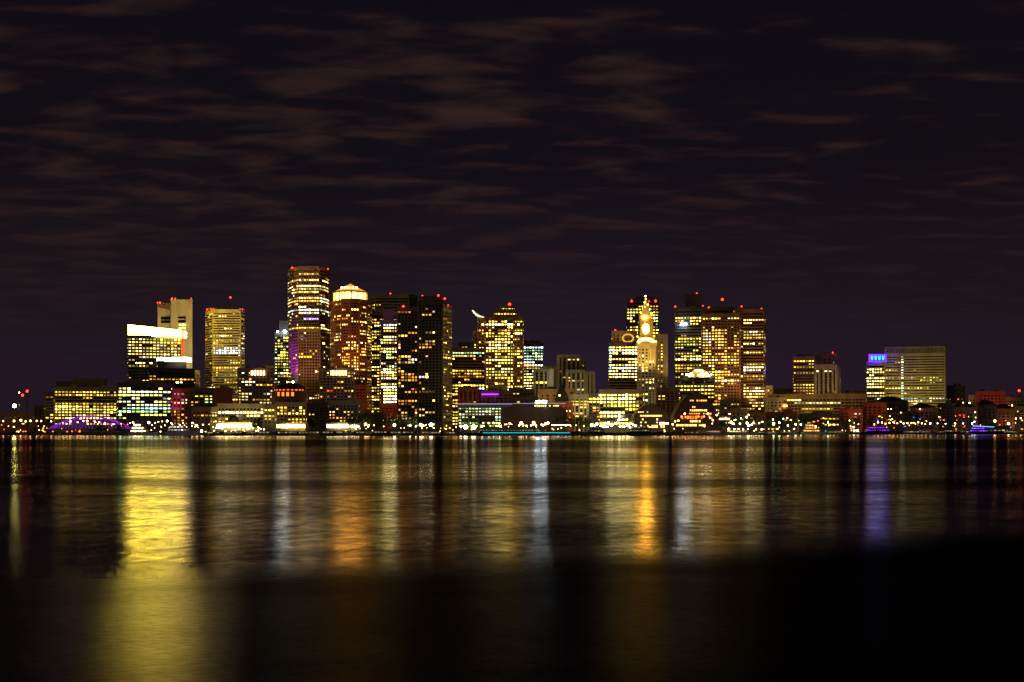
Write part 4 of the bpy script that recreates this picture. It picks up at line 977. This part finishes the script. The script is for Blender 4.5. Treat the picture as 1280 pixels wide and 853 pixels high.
# crane on the left
D = 1230
cr = empty('tower_crane', (wx(34, D), D, GZ), 'small tower crane with red lights at the far left', 'crane')
o = (wx(34, D), D, GZ); X = wx(34, D)
m = MB(); m.tube([(X - .7, D, GZ), (X - .7, D, wz(490, D))], .22, 4); m.tube([(X + .7, D, GZ), (X + .7, D, wz(490, D))], .22, 4)
for k in range(14): z = GZ + k * 2.6; m.tube([(X - .7, D, z), (X + .7, D, z + 2.6)], .12, 3)
m.build('mast', METAL, cr, o)
m = MB(); m.tube([(wx(25, D), D, wz(494.5, D)), (X + 6, D, wz(494, D))], .3, 4); m.tube([(wx(26, D), D, wz(494.5, D)), (X, D, wz(489.5, D))], .1, 3); m.build('jib', METAL, cr, o)
for q, yy in ((34, 489.2), (28.2, 494.2)):
    m = MB(); m.ball(wx(q, D), D, wz(yy, D), 1.3, 0, 6, 4); m.build('beacon_light', RED, cr, o)
D = 1600
mt = empty('radio_mast', (wx(1274, D), D, GZ), 'thin mast with one red light at the far right edge', 'mast')
m = MB(); m.tube([(wx(1274, D), D, GZ), (wx(1274, D), D, wz(489, D))], [.6, .2], 4); m.build('pole', METAL, mt, (wx(1274, D), D, GZ))
m = MB(); m.ball(wx(1274, D), D, wz(488.5, D), 1.7, 0, 6, 4); m.build('beacon_light', RED, mt, (wx(1274, D), D, GZ))

# ================================================================== TREES
def tree(px, yt, w, D, label, group, seed=0):
    rr = random.Random(seed * 13 + int(px * 7))
    X = wx(px, D); zt = wz(yt, D); H = zt - GZ; rw = w * D / F / 2
    root = empty('tree', (X, D, GZ), label, 'tree', group); o = (X, D, GZ)
    m = MB(); m.tube([(X, D, GZ), (X + .1, D, GZ + H * .3), (X, D, GZ + H * .6)], [.35, .26, .12], 6)
    for k in range(5):
        a = rr.uniform(0, 6.28); m.tube([(X, D, GZ + H * rr.uniform(.25, .45)), (X + rw * .6 * math.cos(a), D + rw * .6 * math.sin(a), GZ + H * rr.uniform(.5, .75))], [.16, .05], 4)
    m.build('trunk', BARK, root, o)
    m = MB(); cl = []
    for k in range(11):
        a = rr.uniform(0, 6.28); u = rr.random() ** .5 * .66
        cl.append((X + rw * u * math.cos(a), D + rw * u * math.sin(a), GZ + H * rr.uniform(.38, .82), rw * rr.uniform(.3, .5), H * rr.uniform(.12, .22)))
    for k in range(620):
        c = rr.choice(cl); v = Vector((rr.gauss(0, 1), rr.gauss(0, 1), rr.gauss(0, 1))).normalized() * rr.random() ** .4
        p = Vector((c[0] + v.x * c[3], c[1] + v.y * c[3], c[2] + v.z * c[4]))
        if p.z > zt: p.z = zt - rr.random()
        s_ = rr.uniform(.25, .6); q = Vector((rr.gauss(0, 1), rr.gauss(0, 1), rr.gauss(0, 1))).normalized(); u = q.orthogonal().normalized() * s_; w2 = q.cross(u)
        m.face([p - u, p + w2 * .7, p + u, p - w2 * .7])
    m.build('crown', LEAF, root, o)
tg = [([(438, 516, 16), (446, 515, 17), (454, 517, 15), (462, 515, 20), (470, 512, 22), (478, 512.5, 22), (486, 517, 20), (494, 524, 16), (500, 520, 18), (510, 516, 20), (518, 521, 14)], 'dark leafy tree in the clump left of the waterfront towers', 'trees left of the waterfront towers', 16),
      ([(585, 522, 9), (600, 520, 8), (609, 524, 8)], 'small dark tree before the long ribboned wharf office', 'trees before the wharf office', 14),
      ([(697, 519, 14), (706, 518, 14), (716, 517, 13), (726, 518, 13), (734, 519, 12)], 'green lit tree beside the white colonnaded building', 'trees by the colonnaded building', 26),
      ([(903, 523, 14), (921, 518, 15), (931, 521, 14), (943, 513, 18), (952, 520, 14), (962, 522, 14), (977, 519, 16), (989, 519, 15), (999, 516, 16), (1010, 518, 14), (1030, 519, 16), (1043, 517, 18), (1056, 519, 16)], 'round dark tree along the marina behind the lamps', 'trees along the marina', 26),
      ([(1072, 517, 16), (1086, 518, 16), (1100, 517, 16), (1112, 508, 18), (1124, 505, 20), (1136, 508, 18), (1146, 512, 16), (1164, 516, 16), (1190, 517, 16), (1212, 518, 14), (1236, 516, 16), (1256, 519, 14)], 'dark tree among the wharf houses on the right', 'trees among the wharf houses', 30),
      ([(976, 513, 18), (985, 514, 16)], 'rounded tree in front of the long low building', 'trees by the long low building', 62),
      ([(318, 523, 10), (324, 521, 10), (390, 522, 12), (404, 524, 12)], 'dark tree near the hotel arcades', 'trees near the arcades', 24),
      ([(150, 530, 12), (125, 531, 18), (134, 532, 12)], 'low dark tree at the right end of the arch bridge', 'trees at the bridge end', 18)]
for lst, lab, gr, off in tg:
    for i, (px, yt, w) in enumerate(lst): tree(px, yt, w, shoreD(px) + off + R.uniform(-3, 3), lab, gr, i)

# ================================================================== BOATS
def hull(m, L, W, H, z0=-.3, mi=0):
    """pointed bow toward +x"""
    st = [(-.5, .8, 0), (-.2, 1, 0), (.2, .95, .05), (.4, .55, .2), (.5, .04, .38)]
    rg = []
    for x, w, r in st:
        rg.append([(x * L, -W / 2 * w, z0 + H * (1 + r)), (x * L * .97, -W / 2 * w * .7, z0), (x * L * .97, W / 2 * w * .7, z0), (x * L, W / 2 * w, z0 + H * (1 + r))])
    for a, b in zip(rg, rg[1:]):
        for k in range(4): m.face([a[k], b[k], b[(k + 1) % 4], a[(k + 1) % 4]], mi)
    m.face(rg[0], mi); m.face(list(reversed(rg[-1])), mi)
def boat(kind, px, D, L, label, group=None, flip=1, light=None, hm=None, lvl=2, wcol=(1.2, 1, .5), strip=None, H=None, mastH=0, br=.5, name=None):
    o = empty(name or kind, (wx(px, D), D, 0), label, 'boat', group)
    o.rotation_euler = (0, 0, 0 if flip > 0 else math.pi)
    W = L * .24 if L < 40 else 11; H = H or L * .085
    m = MB(); hull(m, L, W, H); m.build('hull', hm or HULLW, o)
    z = H - .3
    ln, x0 = L * .55, -L * .42
    for k in range(lvl):
        hh = 2.1 if L < 45 else 2.6
        m = MB(); wd = W * (.38 - .05 * k); a, b2 = x0 + k * L * .05, x0 + ln - k * L * .1
        m.prism([Vector((a, -wd)), Vector((b2, -wd)), Vector((b2 + hh * .8, 0)), Vector((b2, wd)), Vector((a, wd))], z, z + hh)
        m.prism([Vector((a - .4, -wd - .3)), Vector((b2 + .5, -wd - .3)), Vector((b2 + .5, wd + .3)), Vector((a - .4, wd + .3))], z + hh, z + hh + .15)
        c = m.build('cabin', hm or HULLW, o)
        g = MB(); n = max(3, int((b2 - a) / 2.2))
        for i in range(n):
            u0 = a + (b2 - a) * (i + .15) / n; u1 = a + (b2 - a) * (i + .85) / n
            f = br * R.uniform(.2, 1.6)
            for sy in (-1, 1): g.face([(u0, sy * (wd + .04), z + hh * .4), (u1, sy * (wd + .04), z + hh * .4), (u1, sy * (wd + .04), z + hh * .85), (u0, sy * (wd + .04), z + hh * .85)][::sy], 0, tuple(q * f for q in wcol))
        g.build('window', GLOW, o, glow=True)
        z += hh + .15
    if mastH:
        m = MB(); m.tube([(0, 0, z - 1), (0, 0, z + mastH)], [.12, .05], 5)
        if kind == 'sailing_boat': m.tube([(0, 0, z + .6), (-L * .38, 0, z + .7)], .1, 4); m.tube([(0, 0, z + mastH), (L * .48, 0, H)], .03, 3); m.tube([(0, 0, z + mastH), (-L * .48, 0, H)], .03, 3)
        m.build('mast', METAL, o)
    if strip:
        m = MB()
        for sy in (-1, 1): m.box(-L * .49, L * .42, sy * W * .5 - .1 + sy * .12, sy * W * .5 + .1 + sy * .12, H - .6, H - .32)
        m.build('light_strip', strip, o)
    if light:
        m = MB(); m.ball(L * .1, 0, z + .8, .45, 0, 6, 4); m.tube([(L * .1, 0, z - .2), (L * .1, 0, z + .6)], .07, 4, 1); m.build('deck_lamp', [light, METAL], o)
    return o
def SD(px, k=10): return shoreD(px) - k
boat('excursion_boat', 179, SD(179, 14), 22, 'blazing white three deck harbour cruise boat moored right of the arch bridge', lvl=3, wcol=(1, .78, .35), br=16, H=2.2)
boat('motor_yacht', 229, SD(229, 16), 26, 'large pale grey motor yacht with a long sloping bow left of the hotel', lvl=2, wcol=(1, 1, .9), br=.7, H=3)
boat('excursion_boat', 652, SD(652, 16), 84, 'long low dark boat made up to carry a cyan light trail along its hull', lvl=1, hm=HULLD, br=.1, strip=CYANL, H=2.4)  # stretched resting boat stands in for a moving boat's light trail
boat('motor_boat', 596, SD(596, 26), 20, 'low dark motor boat just left of the cyan light trail boat', lvl=1, hm=HULLD, br=.1, H=1.6)
boat('ferry', 1019, SD(1019, 10), 24, 'tiered ferry with orange lit decks beside the marina jetty', lvl=4, wcol=(1, .35, .06), br=2.4, H=2.2, light=REDL, mastH=3)
boat('motor_yacht', 1103, SD(1103, 10), 36, 'long dark yacht with a purple lit flybridge on the right', lvl=2, hm=HULLD, wcol=(.3, .03, 1), br=1.2, H=2.6)
boat('motor_yacht', 1228, SD(1228, 10), 30, 'dark yacht with violet blue deck lights at the far right pier', lvl=2, hm=HULLD, wcol=(.22, .05, 1), br=2.0, H=2)
boat('tug_boat', 742, SD(742, 20), 18, 'dark tug boat with a high bow right of the cyan light trail boat', lvl=2, hm=HULLD, br=.15, H=2.4, flip=-1)
boat('motor_yacht', 806, SD(806, 18), 28, 'black yacht moored below the dark humped roof wharf hotel', lvl=2, hm=HULLD, br=.2, H=2.6)
boat('excursion_boat', 893, SD(893, 14), 30, 'white hulled boat with a faint pink waterline right of the pyramid hotel', lvl=1, wcol=(1, .5, .3), br=.5, H=1.8)
boat('excursion_boat', 928, SD(928, 12), 26, 'low white tour boat with warm windows in front of the marina lamps', lvl=1, wcol=(1, .7, .3), br=1.5, H=1.8)
boat('motor_boat', 1192, SD(1192, 12), 22, 'small dark boat with a red stern lamp on the right hand wharf', lvl=1, hm=HULLD, br=.2, light=REDL)
smalls = [(262, 11), (272, 13), (283, 12), (300, 14), (312, 13), (322, 12), (334, 15), (350, 14), (362, 16), (376, 12), (396, 14), (414, 15), (432, 16), (448, 14), (462, 15), (480, 17), (498, 14), (514, 15), (530, 14), (548, 13), (566, 12), (858, 13), (872, 14), (950, 12), (962, 11), (976, 12), (988, 13), (1038, 12), (1052, 14), (1068, 12), (1132, 14), (1146, 13), (1160, 15), (1178, 12), (1208, 13), (1256, 14), (1270, 12)]
for i, (px, L) in enumerate(smalls):
    sail = i % 3 == 1
    boat('sailing_boat' if sail else 'motor_boat', px, SD(px, 8 + (i % 4) * 3), L, ('dark sailing boat with a bare mast' if sail else 'small dark motor boat with a low cabin') + ' moored along the quay',
         'bare masted sailing boats along the quay' if sail else 'small motor boats along the quay', R.choice([-1, 1]), None, HULLD if i % 2 else WALL['grey'], 1, (1, .8, .4), None, None, 9 if sail else 0, .25)

# ================================================================== LIGHT
SPK = .15
def spot(px, y, D, tx, ty, tD, W, c, deg=40, size=2.0):
    l = bpy.data.lights.new('floodlight', 'SPOT'); l.energy = W * SPK; l.color = c; l.spot_size = math.radians(deg); l.spot_blend = .6; l.shadow_soft_size = size
    o = bpy.data.objects.new('floodlight', l); col.objects.link(o)
    a = Vector((wx(px, D), D, wz(y, D))); b = Vector((wx(tx, tD), tD, wz(ty, tD)))
    o.location = a; o.rotation_euler = (b - a).to_track_quat('-Z', 'Y').to_euler()
spot(222, 470, 1395, 219, 412, 1500, 2.0e6, (1, .78, .34), 75)
spot(806, 470, 1118, 808, 400, 1165, 7e5, (1, .62, .13), 85)
spot(806, 404, 1150, 808, 384, 1168, 9e4, (1, .62, .12), 60)
spot(814, 520, 1105, 808, 470, 1160, 9e4, (1, .70, .25), 80)
spot(362, 480, 1358, 366, 440, 1392, 9e5, (.6, .05, 1), 60)
spot(366, 450, 1330, 366, 440, 1392, 7e5, (.6, .06, 1), 22)
spot(216, 520, 1055, 217, 500, 1075, 9e4, (1, .04, .75), 50)
spot(700, 530, 1050, 706, 510, 1076, 3e4, (1, .38, .04), 70)
spot(695, 505, 1150, 697, 491, 1180, 6e4, (1, .50, .07), 95)
spot(728, 520, 1070, 722, 500, 1090, 3e4, (1, .85, .55), 90)
spot(585, 505, 1100, 587, 490, 1130, 3e4, (1, .30, .05), 80)
spot(692, 480, 1260, 688, 470, 1290, 5e4, (.85, .9, .6), 50)
spot(722, 490, 1285, 718, 462, 1330, 7e4, (1, .82, .45), 95)
spot(675, 490, 1260, 676, 470, 1290, 3e4, (1, .85, .5), 80)
spot(832, 480, 1280, 831, 440, 1310, 7e4, (1, .66, .22), 70)
spot(1145, 500, 1290, 1145, 460, 1345, 3.4e5, (1, .76, .18), 110)
spot(1034, 500, 1330, 1034, 470, 1376, 1.6e5, (1, .62, .25), 90)
spot(438, 470, 1215, 438, 410, 1258, 4e5, (1, .42, .16), 100)
spot(386, 470, 1300, 386, 420, 1350, 4e5, (1, .5, .3), 100)
spot(450, 505, 1190, 451, 500, 1225, 5e4, (1, .3, .12), 80)
spot(486, 520, 1120, 486, 515, 1150, 3e4, (1, .3, .08), 70)
spot(484, 405, 1120, 484, 393, 1154, 2.4e4, (.5, .15, 1), 60)
spot(1068, 520, 1165, 1085, 508, 1195, 5e4, (1, .28, .05), 100)
spot(1010, 520, 1180, 1010, 500, 1230, 1.8e5, (1, .5, .1), 120)
spot(1240, 510, 1290, 1240, 497, 1320, 7e4, (1, .2, .08), 80)
spot(970, 515, 1165, 968, 505, 1205, 7e4, (1, .68, .2), 80)
spot(281, 470, 1290, 281, 440, 1328, 9e4, (1, .76, .35), 100)
spot(281, 420, 1290, 281, 405, 1328, 4.5e4, (1, .70, .35), 100)
spot(560, 470, 1030, 559, 450, 1076, 5e4, (1, .75, .3), 110)
spot(625, 480, 1260, 622, 440, 1312, 1.2e5, (1, .62, .2), 100)
spot(296, 520, 990, 296, 515, 1030, 4e4, (1, .8, .4), 110)
spot(776, 520, 1005, 776, 505, 1045, 5e4, (1, .68, .3), 100)
spot(940, 500, 1255, 940, 450, 1300, 2.5e5, (1, .45, .15), 100)
spot(900, 500, 1250, 900, 450, 1290, 2.5e5, (1, .45, .15), 100)

sun = bpy.data.lights.new('city_glow_fill', 'SUN'); sun.energy = .12; sun.angle = math.radians(10); sun.color = (1, .72, .5)  # weak warm fill lamp added for the city's ambient glow on facades
so = bpy.data.objects.new('city_glow_fill', sun); col.objects.link(so); so.location = (0, -100, 300)
so.rotation_euler = (math.radians(68), 0, math.radians(-28))

w = bpy.data.worlds.new('World'); sc.world = w; w.use_nodes = True
nt = w.node_tree; N, L = nt.nodes, nt.links; N.clear()
out = N.new('ShaderNodeOutputWorld')
sky = N.new('ShaderNodeTexSky'); sky.sky_type = 'NISHITA'; sky.sun_disc = False; sky.sun_elevation = math.radians(-9); sky.sun_rotation = math.radians(200)
bs = N.new('ShaderNodeBackground'); bs.inputs['Strength'].default_value = .05; L.new(sky.outputs[0], bs.inputs['Color'])
tc = N.new('ShaderNodeTexCoord'); sep = N.new('ShaderNodeSeparateXYZ'); L.new(tc.outputs['Generated'], sep.inputs[0])
def wm(op, a, b=None):
    n = N.new('ShaderNodeMath'); n.operation = op
    for i, q in enumerate((a, b)):
        if q is None: continue
        if isinstance(q, (int, float)): n.inputs[i].default_value = q
        else: L.new(q, n.inputs[i])
    return n.outputs[0]
zc = wm('MAXIMUM', sep.outputs['Z'], 0.0)
gr = N.new('ShaderNodeValToRGB'); L.new(wm('MULTIPLY', zc, 2.5), gr.inputs[0])
e = gr.color_ramp.elements
e[0].position = 0; e[0].color = (.0150, .0080, .0155, 1)
e[1].position = 1; e[1].color = (.0040, .0030, .0058, 1)
for p_, c_ in ((.12, (.0150, .0082, .0140, 1)), (.28, (.0118, .0070, .0100, 1)), (.5, (.0060, .0044, .0070, 1))):
    k = e.new(p_); k.color = c_
# cloud deck: direction projected on a flat layer
den = wm('ADD', zc, .10)
cx_ = wm('DIVIDE', sep.outputs['X'], den); cy_ = wm('DIVIDE', sep.outputs['Y'], den)
cmb = N.new('ShaderNodeCombineXYZ'); L.new(cx_, cmb.inputs[0]); L.new(cy_, cmb.inputs[1])
mp = N.new('ShaderNodeMapping'); mp.inputs['Location'].default_value = (3.1, 7.4, 0); mp.inputs['Rotation'].default_value = (0, 0, math.radians(-38)); mp.inputs['Scale'].default_value = (1.3, 2.5, 1)
L.new(cmb.outputs[0], mp.inputs[0])
n1 = N.new('ShaderNodeTexNoise'); n1.inputs['Scale'].default_value = 3.3; n1.inputs['Detail'].default_value = 5; n1.inputs['Roughness'].default_value = .5; n1.inputs['Distortion'].default_value = .35
L.new(mp.outputs[0], n1.inputs['Vector'])
# more cloud low in the sky and toward the left
gx = wm('MULTIPLY', wm('ADD', sep.outputs['X'], .02), 1 / .17); gz = wm('MULTIPLY', wm('SUBTRACT', zc, .262), 1 / .038)
bump_ = wm('EXPONENT', wm('MULTIPLY', wm('ADD', wm('MULTIPLY', gx, gx), wm('MULTIPLY', gz, gz)), -1.0))
thr = wm('ADD', wm('ADD', wm('MULTIPLY', zc, .50), wm('MULTIPLY', sep.outputs['X'], .11)), wm('MULTIPLY', bump_, -.11))
den2 = wm('SUBTRACT', wm('SUBTRACT', n1.outputs['Fac'], thr), .395)
cm = N.new('ShaderNodeMapRange'); cm.interpolation_type = 'SMOOTHSTEP'; cm.inputs[1].default_value = -.04; cm.inputs[2].default_value = .30; L.new(den2, cm.inputs[0])
# thin out toward the horizon haze
hz = N.new('ShaderNodeMapRange'); hz.interpolation_type = 'SMOOTHSTEP'; hz.inputs[1].default_value = .06; hz.inputs[2].default_value = .22; L.new(zc, hz.inputs[0])
hzm = wm('ADD', wm('MULTIPLY', hz.outputs[0], .85), .12)
cf = wm('MULTIPLY', cm.outputs[0], hzm)
mx = N.new('ShaderNodeMix'); mx.data_type = 'RGBA'; L.new(cf, mx.inputs[0]); L.new(gr.outputs[0], mx.inputs[6]); mx.inputs[7].default_value = (.031, .0145, .0130, 1)
# violet glow low over the middle of the city
vx = wm('SUBTRACT', sep.outputs['X'], .02); vg = wm('MULTIPLY', wm('EXPONENT', wm('MULTIPLY', wm('MULTIPLY', vx, vx), -22.0)), wm('EXPONENT', wm('MULTIPLY', zc, -17.0)))
va = N.new('ShaderNodeMix'); va.data_type = 'RGBA'; va.blend_type = 'ADD'; L.new(vg, va.inputs[0]); L.new(mx.outputs[2], va.inputs[6]); va.inputs[7].default_value = (.0065, .0040, .0200, 1)
bg = N.new('ShaderNodeBackground'); L.new(va.outputs[2], bg.inputs['Color']); bg.inputs['Strength'].default_value = 1
ad = N.new('ShaderNodeAddShader'); L.new(bs.outputs[0], ad.inputs[0]); L.new(bg.outputs[0], ad.inputs[1]); L.new(ad.outputs[0], out.inputs[0])

# ================================================================== CAMERA
cam = bpy.data.cameras.new('camera'); co = bpy.data.objects.new('camera', cam); col.objects.link(co)
co.location = (0, 0, CAMZ); co.rotation_euler = (math.pi / 2, 0, 0)
cam.sensor_width = 36; cam.lens = 36 * F / 1280; cam.shift_y = (HY - 426.5) / 1280
cam.clip_end = 60000; cam.clip_start = .5
sc.camera = co
sc.view_settings.view_transform = 'Standard'; sc.view_settings.look = 'None'; sc.view_settings.exposure = 0
c = sc.cycles
c.use_denoising = True; c.sample_clamp_indirect = 40; c.max_bounces = 5; c.glossy_bounces = 3; c.diffuse_bounces = 2
c.use_light_tree = True; c.filter_width = 1.4
c.use_adaptive_sampling = True; c.adaptive_threshold = .01
